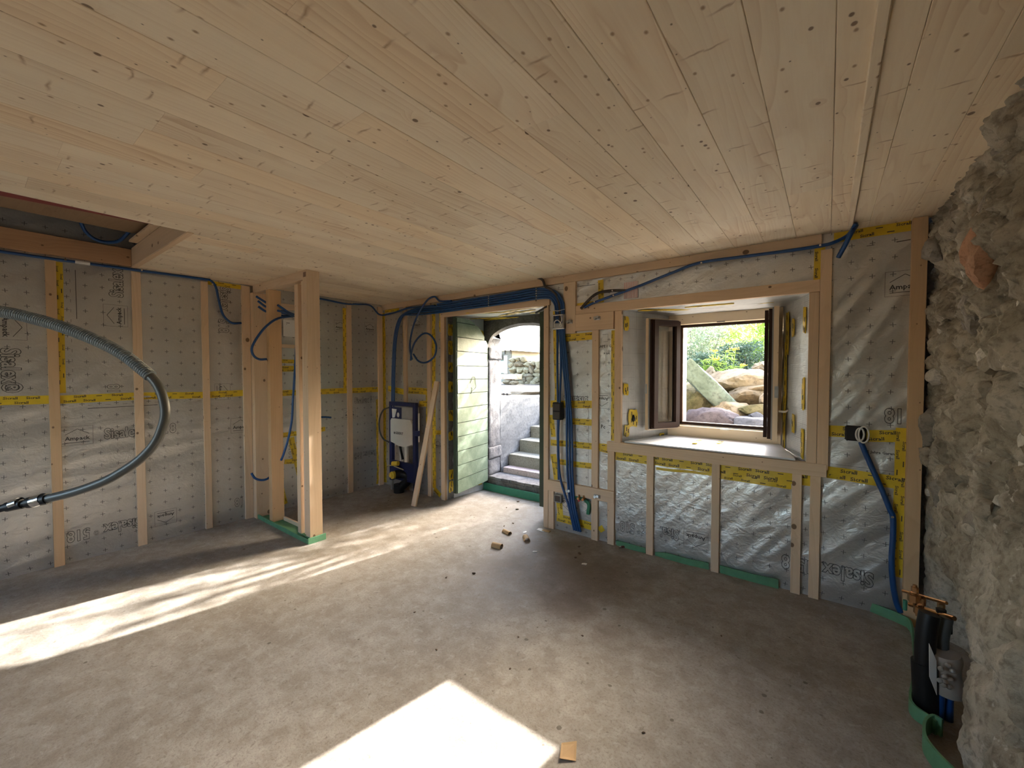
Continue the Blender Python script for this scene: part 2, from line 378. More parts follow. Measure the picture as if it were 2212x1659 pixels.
def green_paint():
    m, t, b = mat_new('weathered_green_paint'); q = N(t)
    tc = q.n('ShaderNodeTexCoord').outputs['Object']
    n1 = q.noise(tc, 7, 5, .6); n2 = q.noise(tc, 60, 4, .6)
    c = q.ramp(n1, [(.3, (.085, .125, .085)), (.55, (.13, .18, .125)), (.75, (.19, .24, .18))])
    c = q.mix(q.ramp(n2, [(.60, 0.0), (.72, .6)]), c, (.34, .36, .30))
    q.l(c, b.inputs['Base Color']); b.inputs['Roughness'].default_value = .55
    q.bump(q.m('ADD', n1, n2), .3, .004, b); return m
GREEN = green_paint()
GREEND = plain('dark_green_paint', (.035, .055, .03), .5, bump=.3, bscale=30, var=.3)
def glass():
    m, t, b = mat_new('window_glass')
    b.inputs['Base Color'].default_value = (.95, .97, .96, 1); b.inputs['Transmission Weight'].default_value = 1
    b.inputs['Roughness'].default_value = .0; b.inputs['IOR'].default_value = 1.5; return m
GLASS = glass()
def leaf_mat(name, c1, c2, tr=.35):
    m, t, b = mat_new(name); q = N(t)
    g = q.n('ShaderNodeNewGeometry')
    r = q.m('FRACT', q.m('MULTIPLY', q.noise(g.outputs['Position'], 9, 2), 7.0))
    c = q.mix(r, c1, c2); q.l(c, b.inputs['Base Color']); b.inputs['Roughness'].default_value = .5
    tl = q.n('ShaderNodeBsdfTranslucent'); q.l(c, tl.inputs[0]); mx = q.n('ShaderNodeMixShader'); mx.inputs[0].default_value = tr
    q.l(b.outputs[0], mx.inputs[1]); q.l(tl.outputs[0], mx.inputs[2]); q.l(mx.outputs[0], t.nodes['Material Output'].inputs[0]); return m
LF_OLIVE = leaf_mat('olive_leaves', (.16, .20, .10), (.36, .42, .28))
LF_LIME = leaf_mat('lime_leaves', (.22, .34, .06), (.42, .55, .12), .45)
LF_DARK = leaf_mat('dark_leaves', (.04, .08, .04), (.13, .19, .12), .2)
LF_MID = leaf_mat('mid_leaves', (.16, .26, .07), (.32, .42, .16), .4)
LF_YEL = leaf_mat('yellow_flowers', (.75, .55, .04), (.85, .70, .10), .3)
BARK = plain('bark', (.16, .12, .09), .9, bump=.6, bscale=30, var=.3)

# ------------------------------------------------------------------ foil relief shared by foil, tape and print
def sm(a, b, t):
    t = max(0, min(1, (t-a)/(b-a))); return t*t*(3-2*t)
def relief(wall, u, z):
    """how far the membrane bulges into the room at (u, z)"""
    if wall == 'L':
        a, sa = 0.22 if z < 1.24 else .55, 1.0
    else:
        a = 0.85 if z < .8 else (0.95 if u > 4.5 else .5)
        sa = 1.0
    ca, si = math.cos(a), math.sin(a)
    p = u*ca + z*si; q = -u*si + z*ca
    if wall == 'L' and z < 1.24: sa = 1.35
    s1 = noise.noise(Vector((p*1.3, q*7.5, 3.1 if wall == 'L' else 9.7)))
    s2 = noise.noise(Vector((p*2.6+5, q*15, 1.3)))
    s3 = noise.noise(Vector((u*9, z*11, 7.7)))
    r1 = 1-abs(s1)*2.2
    h = .0055 + .0055*max(-1, r1)*sa + .0024*(1-abs(s2)*2.5) + .0013*s3
    return max(.0012, h)*(sm(0.0, .10, z) * .8 + .2)
def wpt(wall, u, z, off):
    h = relief(wall, u, z)+off
    return (h, u, z) if wall == 'L' else (u, -h, z)
def sheet(wall, u0, u1, z0, z1, mat, parent, name='foil_sheet', res=.016, off=0.0, label=None):
    nu = max(2, int((u1-u0)/res)); nz = max(2, int((z1-z0)/res)); b = MB()
    b.v = [wpt(wall, u0+(u1-u0)*i/nu, z0+(z1-z0)*j/nz, off) for j in range(nz+1) for i in range(nu+1)]
    b.f = [(j*(nu+1)+i, j*(nu+1)+i+1, (j+1)*(nu+1)+i+1, (j+1)*(nu+1)+i) for j in range(nz) for i in range(nu)]
    me = bpy.data.meshes.new(name); me.from_pydata(b.v, [], b.f)
    me.polygons.foreach_set('use_smooth', [True]*len(me.polygons)); me.materials.append(mat)
    o = bpy.data.objects.new(name, me); COL.objects.link(o); o.parent = parent; o.location = -world_of(parent)
    if label: o['label'] = label
    return o

# ---- print: words as flat meshes laid on the relief
_tc = {}
def text2d(txt, outline):
    k = (txt, outline)
    if k in _tc: return _tc[k]
    cu = bpy.data.curves.new('t', 'FONT'); cu.body = txt; cu.size = 1; cu.align_x = 'CENTER'; cu.align_y = 'CENTER'; cu.resolution_u = 3 if outline else 1
    if outline: cu.fill_mode = 'NONE'; cu.bevel_depth = .017; cu.bevel_resolution = 0; cu.offset = .035
    else: cu.offset = .022
    o = bpy.data.objects.new('t', cu); COL.objects.link(o)
    dg = bpy.context.evaluated_depsgraph_get(); me = bpy.data.meshes.new_from_object(o.evaluated_get(dg))
    vs = [(v.co.x, v.co.y) for v in me.vertices]; fs = [tuple(p.vertices) for p in me.polygons]
    bpy.data.objects.remove(o); bpy.data.curves.remove(cu); bpy.data.meshes.remove(me)
    _tc[k] = (vs, fs); return _tc[k]
class Print:
    def __init__(s, wall, off=.0012): s.w = wall; s.off = off; s.m = MB()
    def put(s, vs, fs, u, z, size, rot=0.0, sx=1.0, mirror=1):
        c, d = math.cos(rot), math.sin(rot)
        s.m.add([wpt(s.w, u+(x*sx*c-y*d)*size*mirror, z+(x*sx*d+y*c)*size, s.off) for x, y in vs], fs)
    def text(s, txt, u, z, size, rot=0.0, outline=False, sx=1.0):
        vs, fs = text2d(txt, outline); s.put(vs, fs, u, z, size*(.97 if outline else 1), rot, sx*(.74 if outline else 1))
    def line(s, u0, z0, u1, z1, wd=.0016):
        dx, dz = u1-u0, z1-z0; l = math.hypot(dx, dz) or 1; nx, nz = -dz/l*wd/2, dx/l*wd/2; n = max(1, int(l/.012)); o = len(s.m.v)
        for i in range(n+1):
            t = i/n; s.m.v.append(wpt(s.w, u0+dx*t+nx, z0+dz*t+nz, s.off)); s.m.v.append(wpt(s.w, u0+dx*t-nx, z0+dz*t-nz, s.off))
        s.m.f += [(o+2*i, o+2*i+1, o+2*i+3, o+2*i+2) for i in range(n)]
    def logo(s, u, z, size=.17, rot=0.0):
        c, d = math.cos(rot), math.sin(rot)
        def T(x, y): return u+(x*c-y*d)*size, z+(x*d+y*c)*size
        def ln(a, b, w_): s.line(*T(*a), *T(*b), w_)
        for a, b in (((-.5, -.42), (.5, -.42)), ((.5, -.42), (.5, .42)), ((.5, .42), (-.5, .42)), ((-.5, .42), (-.5, -.42))): ln(a, b, .0016)
        ln((-.38, .06), (0, .3), .0032); ln((0, .3), (.38, .06), .0032); ln((-.38, -.3), (.38, -.3), .0036)
        tx, ty = T(0, -.12); s.text('Ampack', tx, ty, size*.235, rot)
    def build(s, name, mat, parent):
        me = bpy.data.meshes.new(name); me.from_pydata(s.m.v, [], s.m.f); me.materials.append(mat)
        o = bpy.data.objects.new(name, me); COL.objects.link(o); o.parent = parent; o.location = -world_of(parent); return o
_ts = 0
def tape(wall, u0, z0, u1, z1, wd, parent, words=True, off=.0016):
    """a strip of printed yellow tape with its print as a child"""
    global _ts
    _ts += 1; off += (_ts % 5)*.0002
    dx, dz = u1-u0, z1-z0; l = math.hypot(dx, dz); nx, nz = -dz/l, dx/l; n = max(2, int(l/.02)); b = MB()
    for i in range(n+1):
        t = i/n; wob = .004*noise.noise(Vector((t*l*6, _ts*3.3, 0)))
        for k in range(4):
            s_ = (k/3-.5)*wd+wob; b.v.append(wpt(wall, u0+dx*t+nx*s_, z0+dz*t+nz*s_, off))
    b.f = [(i*4+k, i*4+k+1, i*4+k+5, i*4+k+4) for i in range(n) for k in range(3)]
    me = bpy.data.meshes.new('tape_strip'); me.from_pydata(b.v, [], b.f); me.materials.append(TAPE)
    me.polygons.foreach_set('use_smooth', [True]*len(me.polygons))
    o = bpy.data.objects.new('tape_strip', me); COL.objects.link(o); o.parent = parent; o.location = -world_of(parent)
    if words:
        p = Print(wall, off+.0007); a = math.atan2(dz, dx); r = random.Random(_ts); t = .05; k = 0
        while t < l-.02:
            for row in (-.27, .25):
                tt = t + (.055 if row > 0 else 0)
                if tt > l-.03: continue
                uu, zz = u0+dx*tt/l+nx*row*wd, z0+dz*tt/l+nz*row*wd
                if (k + (row > 0)) % 3 != 2: p.text('Sicrall', uu, zz, wd*.40, a+r.uniform(-.05, .05), sx=1.15)
                else: p.line(uu-math.cos(a)*.016, zz-math.sin(a)*.016, uu+math.cos(a)*.016, zz+math.sin(a)*.016, .005)
            t += .105; k += 1
        p.build('tape_print', INK, o)
    return o

# ================================================================== ROOM SHELL
H = 2.30; YF = -5.6; XR = 5.02
fl = MB()
fl.box(-.3, 5.6, YF-.2, 0.0, -.12, 0); fl.box(1.0, 2.62, 0.0, .58, -.12, 0)
floor = struct(fl.build('floor', SCREED, origin=(0, 0, 0)))

# ---- ceiling: every plank a part
ceil = bpy.data.objects.new('ceiling', None); COL.objects.link(ceil); ceil.location = (2.5, -3, H); struct(ceil)
HX0, HX1, HY1 = .04, 1.43, -2.43
top = MB(); 
top.box(1.9, 5.5, YF, 0, H+.021, H+.06); top.box(0, 1.9, HY1+.05, 0, H+.021, H+.06); top.box(0, 1.9, YF, -4.9, H+.021, H+.06)
top.box(-.2, 2.0, -5.0, HY1+.2, 2.95, 3.0); top.box(-.25, 0.0, -5, -2.2, H, 3.0); top.box(1.95, 2.0, -5, -2.2, H, 3.0); top.box(-.2, 2.0, -2.3, -2.25, H, 3.0); top.box(-.2, 2.0, -5.0, -4.95, H, 3.0)
top.build('upper_boarding', W_DARKX, ceil)
def plank(x0, x1, y0, y1):
    if y1-y0 < .02 or x1-x0 < .02: return
    g = .0005; a, b_ = x0+g, x1-g; c = .0018; zb, zt = H, H+.02
    prof = [(a+c, zb), (b_-c, zb), (b_, zb+c), (b_, zt), (a, zt), (a, zb+c)]
    o = MB().prism([(p[0]-(x0+x1)/2, p[1]-H) for p in prof], 1, -(y1-y0)/2+.0003, (y1-y0)/2-.0003)
    me = bpy.data.meshes.new('plank'); me.from_pydata(o.v, [], o.f)
    bm = bmesh.new(); bm.from_mesh(me); bmesh.ops.recalc_face_normals(bm, faces=bm.faces[:]); bm.to_mesh(me); bm.free()
    me.materials.append(W_CEIL); ob = bpy.data.objects.new('plank', me); COL.objects.link(ob); ob.parent = ceil
    ob.location = Vector(((x0+x1)/2, (y0+y1)/2, H-.0006*random.random()))-Vector(ceil.location)
PW = .1755; rp = random.Random(5)
for k in range(-18, 12):
    x0 = 3.157+k*PW; x1 = x0+PW; x0c, x1c = max(0, x0), min(5.3, x1)
    if x1c <= x0c: continue
    y = 0.0; first = True
    while y > YF:
        ln = rp.uniform(.4, 2.2) if first else rp.uniform(.9, 2.4); first = False
        ya = max(YF, y-ln)
        if x0c < HX1:
            if y > HY1: 
                plank(x0c, x1c, max(ya, HY1), y)
                if x1c > HX1+.02: plank(HX1, x1c, ya, min(y, HY1)) if ya < HY1 else None
            elif x1c > HX1+.02: plank(HX1, x1c, ya, y)
            if ya < -4.9: plank(x0c, min(x1c, HX1), ya, min(y, -4.9))
        else: plank(x0c, x1c, ya, y)
        y = ya
# thin batten along one ceiling joint
bx('cover_strip', W_CEIL, (4.634, 4.662, YF, -.06, H-.012, H), ceil, c=.003)
# hatch linings, parts of the ceiling
hatch = bpy.data.objects.new('ceiling_hatch', None); COL.objects.link(hatch); hatch.parent = ceil; hatch.location = Vector((.7, -3.2, H))-Vector(ceil.location)
bx('trimmer_board', W_ORY, (.012, .05, -4.9, HY1, H+.0, H+.14), hatch, c=.002)
bx('end_board', W_X, (.05, HX1, HY1, HY1+.028, H+.0, H+.15), hatch, c=.002)
bx('end_cap_strip', W_X, (.25, HX1, HY1-.05, HY1, H+.15, H+.165), hatch, c=.001)
bx('upper_panel', W_DARKX, (.34, 1.9, -4.9, HY1-.02, H+.20, H+.22), hatch)
bx('edge_trim', W_X, (.03, HX1+.01, HY1+.0, HY1+.035, H-.006, H), hatch, c=.002)
MB().prism([(HX1+.01, -4.9), (HX1-.22, -4.9), (HX1-.17, -3.2), (HX1-.085, HY1-.14), (HX1+.01, HY1-.14)], 2, H+.022, H+.03).build('membrane_edge', RED, hatch)
hc = MB().tube([(.20, -2.75, 2.62), (.12, -2.70, 2.50), (.10, -2.62, 2.45), (.11, -2.52, 2.47), (.16, -2.46, 2.55)], .012)
tag(hc.build('conduit', BLUE, smooth=True), 'short blue conduit curving in the dark inside the ceiling hatch', 'conduit')

# ---- left wall
wl = struct(bx('wall_left', PLAST, (-.30, -.03, YF-.2, .9, -.1, 3.0))); 
sheet('L', YF, 0.0, 0, 1.245, FOIL_L, wl, res=.02)
sheet('L', YF, 0.0, 1.24, 2.60, FOIL_LU, wl, res=.02)
def lstud(y0, y1, z0=0, z1=2.27, x1=.03, mat=W_Z, name='stud', x0=0.0): return bx(name, mat, (x0, x1, y0, y1, z0, z1), wl, c=.0015)
lstud(-2.90, -2.845, mat=W_OR); lstud(-2.43, -2.372); lstud(-1.957, -1.905); lstud(-1.63, -1.56, z1=2.285, x1=.034)
lstud(-.528, -.466); lstud(-.10, -.035)
for y in (-3.42, -3.96, -4.5, -5.0, -5.5, -6.0): lstud(y, y+.057, mat=W_OR if y > -3.5 else W_Z)
# alcove noggings
lstud(-1.345, L(680, 690, .04).y, 2.10, 2.16, .04, W_Y, 'nogging'); lstud(-1.345, L(680, 740, .06).y, 1.70, 1.735, .06, W_Y, 'nogging')
pa, pb = L(612, 690, .03), L(637, 728, .03); bx('paper_sheet', WHITEP, (.024, .027, pa.y, pb.y, pb.z, pa.z), wl); bx('sheet_heading', INKG, (.0272, .028, pa.y+.03, pb.y-.05, pa.z-.035, pa.z-.03), wl); bx('sheet_line', INKG, (.0272, .028, pa.y+.03, pb.y-.08, pa.z-.05, pa.z-.046), wl)
lstud(-1.40, -1.345, 0, 2.25, .034, W_OR)
tape('L', YF, 1.262, -2.9, 1.245, .062, wl); tape('L', -2.845, 1.243, -2.43, 1.248, .062, wl); tape('L', -2.372, 1.248, -1.957, 1.236, .058, wl)
tape('L', -1.905, 1.236, -1.63, 1.242, .06, wl); tape('L', -1.34, 1.225, -.528, 1.225, .062, wl); tape('L', -.466, 1.225, -.10, 1.225, .062, wl)
tape('L', -2.828, 2.26, -2.832, 1.29, .04, wl); tape('L', -.548, 2.2, -.545, 1.2, .045, wl); tape('L', -1.90, 2.272, -1.63, 2.268, .04, wl)
tape('L', -.018, 2.2, -.018, .02, .04, wl); tape('L', -.115, 1.1, -.115, .02, .03, wl)
tape('L', -1.33, 1.48, -.85, 1.48, .06, wl); tape('L', -1.33, 1.56, -.85, 1.56, .04, wl); tape('L', -1.31, 2.05, -1.31, 1.50, .05, wl)
tape('L', -1.28, .78, -.80, .80, .05, wl); tape('L', -1.18, .75, -1.05, .12, .06, wl); tape('L', -1.10, .70, -.98, .10, .06, wl); tape('L', -1.3, .3, -1.25, .05, .05, wl)
tape('L', -1.25, .5, -.9, .46, .05, wl)
p = Print('L')
def LT(px, py): q_ = L(px, py, .01); return q_.y, q_.z
U = [LT(a, b) for a, b in ((167, 941), (358, 1117), (250, 682), (481, 846), (520, 918), (22, 706), (740, 704), (800, 708))]
p.logo(*U[0], .17); p.logo(*U[1], .15, PI); p.logo(*U[2], .17, PI/2); p.logo(*U[3], .15, -PI/2); p.logo(*U[4], .17); p.logo(*U[5], .18, -PI/2)
p.logo(*LT(735, 704), .15); p.logo(*LT(799, 708), .15); p.logo(*LT(755, 893), .15)
a = LT(266, 935); p.text('Sisalex', a[0], a[1], .115, .0, True); b_ = LT(357, 927); p.text('518', b_[0]+.01, b_[1], .115, 0, True); p.text('®', a[0]+.175, a[1]+.03, .05, 0, True)
a = LT(170, 1155); p.text('518', a[0], a[1], .115, PI, True); a = LT(266, 1134); p.text('Sisalex', a[0], a[1], .115, PI, True); p.text('®', LT(208, 1150)[0], LT(208, 1150)[1], .05, PI, True)
a = LT(252, 612); p.text('Sisalex', a[0], a[1]+.0, .115, PI/2, True)
a = LT(22, 800); p.text('Sisalex®', a[0], a[1], .125, -PI/2, True)
a = LT(247, 840); p.text('18', a[0], a[1], .10, PI/2, True)
a = LT(486, 650); p.text('Sisalex', a[0], a[1]+.02, .115, -PI/2, True); a = LT(482, 704); p.text('518', a[0], a[1], .115, -PI/2, True)
a = LT(517, 1083); p.text('18', a[0], a[1], .11, PI, True)
p.text('518', LT(810, 842)[0], 1.30, .09, 0, True); p.text('01', LT(738, 841)[0], 1.30, .09, 0, True)
p.text('Sisalex 518', -.27, 1.10, .10, 0, True); p.text('Sisalex 518', -.28, .43, .10, PI, True); p.text('®', -.42, .40, .04, PI, True)
a = LT(632, 980); p.text('x 518', a[0], a[1], .11, -PI/2, True); p.text('8', LT(750, 1038)[0], LT(750, 1038)[1], .1, PI, True)
for k in range(14): zz = 2.22-.075*k; p.line(-2.775, zz, -2.775, zz-.024, .0018)
p.line(-2.745, 2.22, -2.745, 1.85, .0035); p.line(-2.70, 1.165, -2.28, 1.168, .004)
for k in range(10): p.line(-2.80+.1*k, 1.19, -2.772+.1*k, 1.19, .0018)
p.build('foil_print', INKG, wl)

# ---- back wall masonry with the two openings
wb = MB(); Y0, Y1 = .015, .85
for (x0, x1, z0, z1) in ((-.3, 1.16, -.1, 3), (1.16, 2.49, 2.085, 3), (2.49, 3.21, -.1, 3), (3.21, 4.46, -.1, .865), (3.21, 4.46, 1.955, 3), (4.46, 5.9, -.1, 3)):
    y1 = .57 if (x0, x1) == (1.16, 2.49) else Y1
    wb.box(x0, x1, Y0, y1, z0, z1)
wback = struct(wb.build('wall_back', PLAST, origin=(2.5, .4, 0)))
for (u0, u1, z0, z1, m) in ((0, 1.10, 0, 1.2, FOIL_BL), (0, 1.10, 1.2, 2.3, FOIL_B), (1.09, 2.52, 2.06, 2.3, FOIL_B), (2.49, 3.19, 0, .9, FOIL_BL), (2.49, 3.19, .9, 2.3, FOIL_B),
                            (3.19, 4.50, 0, .865, FOIL_BL), (3.19, 4.50, 1.955, 2.3, FOIL_B), (4.50, 4.98, 0, .84, FOIL_BL), (4.50, 4.98, .84, 2.3, FOIL_B)):
    sheet('B', u0, u1, z0, z1, m, wback, res=.014)
def bst(x0, x1, z0, z1, mat=None, th=.032, name=None, y0=0.0):
    hor = (x1-x0) > (z1-z0)
    return bx(name or ('rail' if hor else 'stud'), mat or (W_X if hor else W_Z), (x0, x1, -th, y0, z0, z1), wback, c=.0015)
bst(.0, 4.515, 2.235, 2.299, th=.035)
bst(.435, .49, 0, 2.235); bst(.862, .922, 0, 2.235); bst(1.09, 1.152, 0, 2.055); bst(1.09, 2.53, 2.055, 2.13, th=.035)
bst(2.468, 2.518, 0, 2.055, th=.034); bst(2.520, 2.576, 0, .352)
bst(2.518, 3.165, .354, .452, th=.042); bst(2.955, 3.015, 0, .352); bst(2.955, 3.015, .454, 1.80); bst(3.103, 3.162, 0, .352); bst(3.103, 3.162, .454, .783)
bst(3.160, 3.217, .866, 1.943, th=.034); bst(3.10, 4.562, .785, .866, th=.042)
bst(2.80, 4.512, 1.945, 2.02, th=.036); bst(2.80, 3.152, 1.80, 1.943, th=.042); bst(2.677, 2.797, 1.785, 2.234, th=.036)
bst(4.457, 4.510, .866, 1.943, th=.034); bst(4.512, 4.569, .832, 2.20, th=.036)
bst(3.432, 3.486, 0, .784); bst(3.905, 3.957, 0, .784); bst(4.385, 4.437, 0, .784); bst(4.481, 4.535, 0, .784)
bst(4.922, 4.985, 0, 2.298, W_OR, th=.055)
T_ = lambda *a, **k: tape('B', *a, **k)
T_(3.165, .752, 4.48, .748, .075, wback); T_(3.5, .69, 3.9, .70, .02, wback, words=False); T_(3.96, .705, 4.38, .700, .05, wback)
T_(4.575, 2.268, 4.92, 2.272, .06, wback); T_(4.505, 2.22, 4.505, 1.96, .055, wback)
T_(4.57, 1.075, 4.71, 1.08, .07, wback); T_(4.74, 1.06, 4.92, 1.075, .07, wback); T_(4.565, .815, 4.92, .80, .075, wback); T_(4.902, 1.12, 4.898, .25, .05, wback)
T_(2.60, 1.745, 2.955, 1.755, .065, wback); T_(2.53, 1.15, 2.955, 1.165, .065, wback); T_(2.70, 1.005, 2.955, 1.01, .055, wback)
T_(2.53, .795, 3.10, .81, .055, wback); T_(2.545, .625, 2.955, .63, .05, wback); T_(3.02, .80, 3.10, .79, .06, wback)
T_(2.575, 2.0, 2.60, 1.02, .045, wback); T_(2.54, 1.05, 2.56, .85, .05, wback); T_(2.56, .69, 2.60, .46, .06, wback); T_(2.615, .33, 2.64, .12, .06, wback); T_(2.60, .115, 2.96, .105, .07, wback); T_(3.02, .09, 3.06, .12, .05, wback)
T_(3.137, 1.79, 3.137, .87, .03, wback); T_(2.99+.03, 2.22, 3.03, 2.03, .05, wback); T_(2.80, 2.03, 2.97, 2.035, .03, wback)
T_(.03, 2.2, .03, .02, .045, wback); T_(.955, 2.22, .955, .10, .055, wback); T_(.955, .1, 1.05, .03, .06, wback); T_(.97, .75, 1.08, .76, .05, wback)
T_(.50, 1.225, .86, 1.22, .075, wback); T_(.10, 1.24, .43, 1.20, .07, wback); T_(.70, 1.07, .86, 1.08, .065, wback); T_(.835, 1.2, .84, .80, .04, wback)
T_(.42, 2.2, .425, 1.1, .03, wback); T_(.05, 2.225, .34, 2.225, .05, wback); T_(1.07, 2.2, 1.07, 1.9, .035, wback)
p = Print('B')
def BT(px, py): q_ = B(px, py, -.01); return q_.x, q_.z
p.logo(*BT(1503, 1166), .17, PI); a = BT(1440, 1150); p.text('Sisal', a[0]+.02, a[1], .115, PI, True); a = BT(1355, 1138); p.text('518', a[0], a[1], .115, PI, True); a = BT(1388, 1146); p.text('x', a[0]+.02, a[1], .115, PI, True); p.text('®', a[0]-.03, a[1]-.02, .045, PI, True)
a = BT(1840, 1242); p.text('Sisalex', a[0]-.02, a[1], .125, PI, True); a = BT(1697, 1212); p.text('8', a[0], a[1], .125, PI, True); a = BT(1738, 1222); p.text('15', a[0], a[1], .12, PI, True)
a = BT(1932, 897); p.text('18', a[0], a[1], .12, PI, True); p.logo(BT(1955, 611)[0]-.0, BT(1955, 611)[1], .17)
a = BT(1255, 866); p.text('Sisalex', a[0]-.05, a[1], .12, PI, True); p.logo(BT(1300, 866)[0], BT(1300, 866)[1], .15, PI); p.logo(BT(1222, 1100)[0]+.03, .25, .17, PI)
p.logo(BT(892, 700)[0]+.08, BT(892, 700)[1], .13); p.text('518', .70, 1.31, .09, 0, True); p.text('Sisalex 518', .66, .35, .09, PI, True); p.logo(1.02, .62, .13)
p.text('KAPE 1 GR', 3.07, 1.66, .030); p.text('+ 64', 3.08, 1.60, .03); p.text('Pc', 3.05, .98, .045); p.line(3.04, 1.76, 3.09, 1.76, .002); p.line(3.09, 1.76, 3.09, 1.70, .002); p.line(3.09, 1.70, 3.05, 1.70, .002)
for k in range(5): p.line(4.60+.13*k, 2.19, 4.635+.13*k, 2.192, .003); p.line(2.57+.1*k, .97, 2.60+.1*k, .97, .002)
p.line(4.86, 2.19, 4.92, 2.192, .005); p.line(4.58, .87, 4.90, .862, .0015); p.text('15 Jahre Garantie', 4.82, .965, .022); p.line(2.8, 2.19, 2.97, 2.19, .004); p.line(2.60, 2.19, 2.67, 2.18, .002)
p.line(2.915, 1.2, 2.915, .46, .0022); p.line(3.18, .995, 3.1, .995, .003)
for k in range(60): xx = 3.17+k*.0215; p.line(xx, .405-.001*k*.2, xx+.010, .405-.001*k*.2, .0012)
p.build('foil_print', INKG, wback)
# pink printed label sticker in the window header field
q1 = B(1363, 628, -.012)
st_ = MB(); st_.box(q1.x-.06, q1.x+.06, -.018, -.013, q1.z-.06, q1.z+.07)
m_, t_, b__ = mat_new('faded_pink_print'); qq = N(t_)
tcx = qq.n('ShaderNodeTexCoord').outputs['Object']; wv = qq.n('ShaderNodeTexWave', wave_type='BANDS', bands_direction='X'); wv.inputs['Scale'].default_value = 22; wv.inputs['Distortion'].default_value = 3; wv.inputs['Detail Scale'].default_value = 30; qq.l(tcx, wv.inputs['Vector'])
qq.l(qq.mix(qq.ramp(wv.outputs[0], [(.55, 0.0), (.75, 1.0)]), (.62, .58, .55), (.62, .30, .28)), b__.inputs['Base Color'])
st_.build('printed_sticker', m_, wback)

# niche linings -------------------------------------------------------
def quadsheet(name, a, b, c, d, mat, parent, n=24, amp=.004, seed=0):
    """wavy four-cornered sheet a-b-c-d with a little thickness"""
    a, b, c, d = map(Vector, (a, b, c, d)); nr = (b-a).cross(d-a).normalized(); m = MB()
    for j in range(n+1):
        for i in range(n+1):
            s_, t = i/n, j/n
            q_ = a*(1-s_)*(1-t)+b*s_*(1-t)+c*s_*t+d*(1-s_)*t
            q_ = q_+nr*(amp*noise.noise(q_*6+Vector((seed, 0, 0)))+amp*.5*noise.noise(q_*15))
            m.v.append(tuple(q_))
    m.f = [(j*(n+1)+i, j*(n+1)+i+1, (j+1)*(n+1)+i+1, (j+1)*(n+1)+i) for j in range(n) for i in range(n)]
    return m.build(name, mat, parent, smooth=True)
# door niche
nx0, nx1, dx0, dx1 = 1.152, 2.47, 1.20, 2.42
quadsheet('reveal_foil', (nx0, 0, 0), (dx0, .58, 0), (dx0, .58, 2.09), (nx0, 0, 2.07), FOIL_NICHE, wback, seed=1)
quadsheet('reveal_foil', (nx1, 0, 0), (dx1, .58, 0), (dx1, .58, 2.09), (nx1, 0, 2.07), FOIL_NICHE, wback, seed=2)
quadsheet('soffit_foil', (nx0, 0, 2.07), (nx1, 0, 2.07), (dx1, .59, 2.09), (dx0, .59, 2.09), FOIL_SOF, wback, seed=3)
# window niche
wx0, wx1, vx0, vx1, WY = 3.215, 4.458, 3.462, 4.288, .40
quadsheet('reveal_foil', (wx0, 0, .866), (vx0, WY+.02, .89), (vx0, WY+.02, 1.925), (wx0, 0, 1.95), FOIL_NICHE, wback, seed=4)
quadsheet('reveal_foil', (wx1, 0, .866), (vx1, WY+.02, .89), (vx1, WY+.02, 1.925), (wx1, 0, 1.95), FOIL_NICHE, wback, seed=5)
quadsheet('soffit_foil', (wx0, 0, 1.95), (wx1, 0, 1.95), (vx1, WY+.02, 1.925), (vx0, WY+.02, 1.925), FOIL_NICHE, wback, seed=6)
quadsheet('sill_foil', (wx0, 0, .86), (wx1, 0, .86), (vx1, WY+.02, .885), (vx0, WY+.02, .885), FOIL_NICHE, wback, seed=7)
def patch(a, u, v, w_, h, parent=wback, name='tape_patch', hole=False):
    """a torn piece of yellow tape: centre a, half vectors u and v"""
    a, u, v = Vector(a), Vector(u).normalized()*w_/2, Vector(v).normalized()*h/2; nr = u.cross(v).normalized()
    r = random.Random(int(a.x*1000+a.z*733)); m = MB(); K = 14
    ring = []
    for k in range(K):
        t = 2*PI*k/K; c, s_ = math.cos(t), math.sin(t); sc = 1/max(abs(c), abs(s_))*r.uniform(.86, 1.04)
        ring.append(a+u*c*sc+v*s_*sc)
    m.v = [tuple(q_+nr*.003) for q_ in ring]+[tuple(q_-nr*.003) for q_ in ring]
    m.f = [tuple(range(K)), tuple(range(2*K-1, K-1, -1))]+[(k, (k+1) % K, K+(k+1) % K, K+k) for k in range(K)]
    o = m.build(name, TAPE, parent)
    d = MB()
    for k in range(max(2, int(w_*h*700))):
        c0 = a+u*r.uniform(-.7, .7)+v*r.uniform(-.8, .8); uu = u.normalized() if w_ > h else v.normalized(); vv = v.normalized() if w_ > h else u.normalized()
        for s_ in (-1, 1):
            q_ = [c0+uu*x*.016+vv*y*.0035+nr*.004*s_ for x, y in ((-1, -1), (1, -1), (1, 1), (-1, 1))]; d.add(q_, [(0, 1, 2, 3)])
    d.build('tape_print', INK, o); return o
rev = (Vector((dx0-nx0, .58, 0))).normalized()
for z, s_ in ((1.92, .10), (1.72, .12), (1.50, .09), (1.28, .10), (.95, .10), (.72, .08), (.28, .09), (.14, .1)):
    patch((nx0+.005+.06*rev.x, .055, z), rev, (0, 0, 1), .07, s_*1.3)
patch((dx0+.004, .545, 1.86), rev, (0, 0, 1), .06, .18); patch((dx0+.0, .50, .13), rev, (0, 0, 1), .08, .12)
for (x, y, ang, w_, h) in ((1.75, .12, .55, .62, .05), (1.9, .3, -.25, .60, .045), (2.1, .12, -.15, .5, .05), (1.4, .42, .4, .45, .05), (2.2, .42, .2, .35, .04), (1.5, .55, .05, .5, .03)):
    patch((x, y, 2.070), (math.cos(ang), math.sin(ang), 0), (-math.sin(ang), math.cos(ang), 0), w_, h)
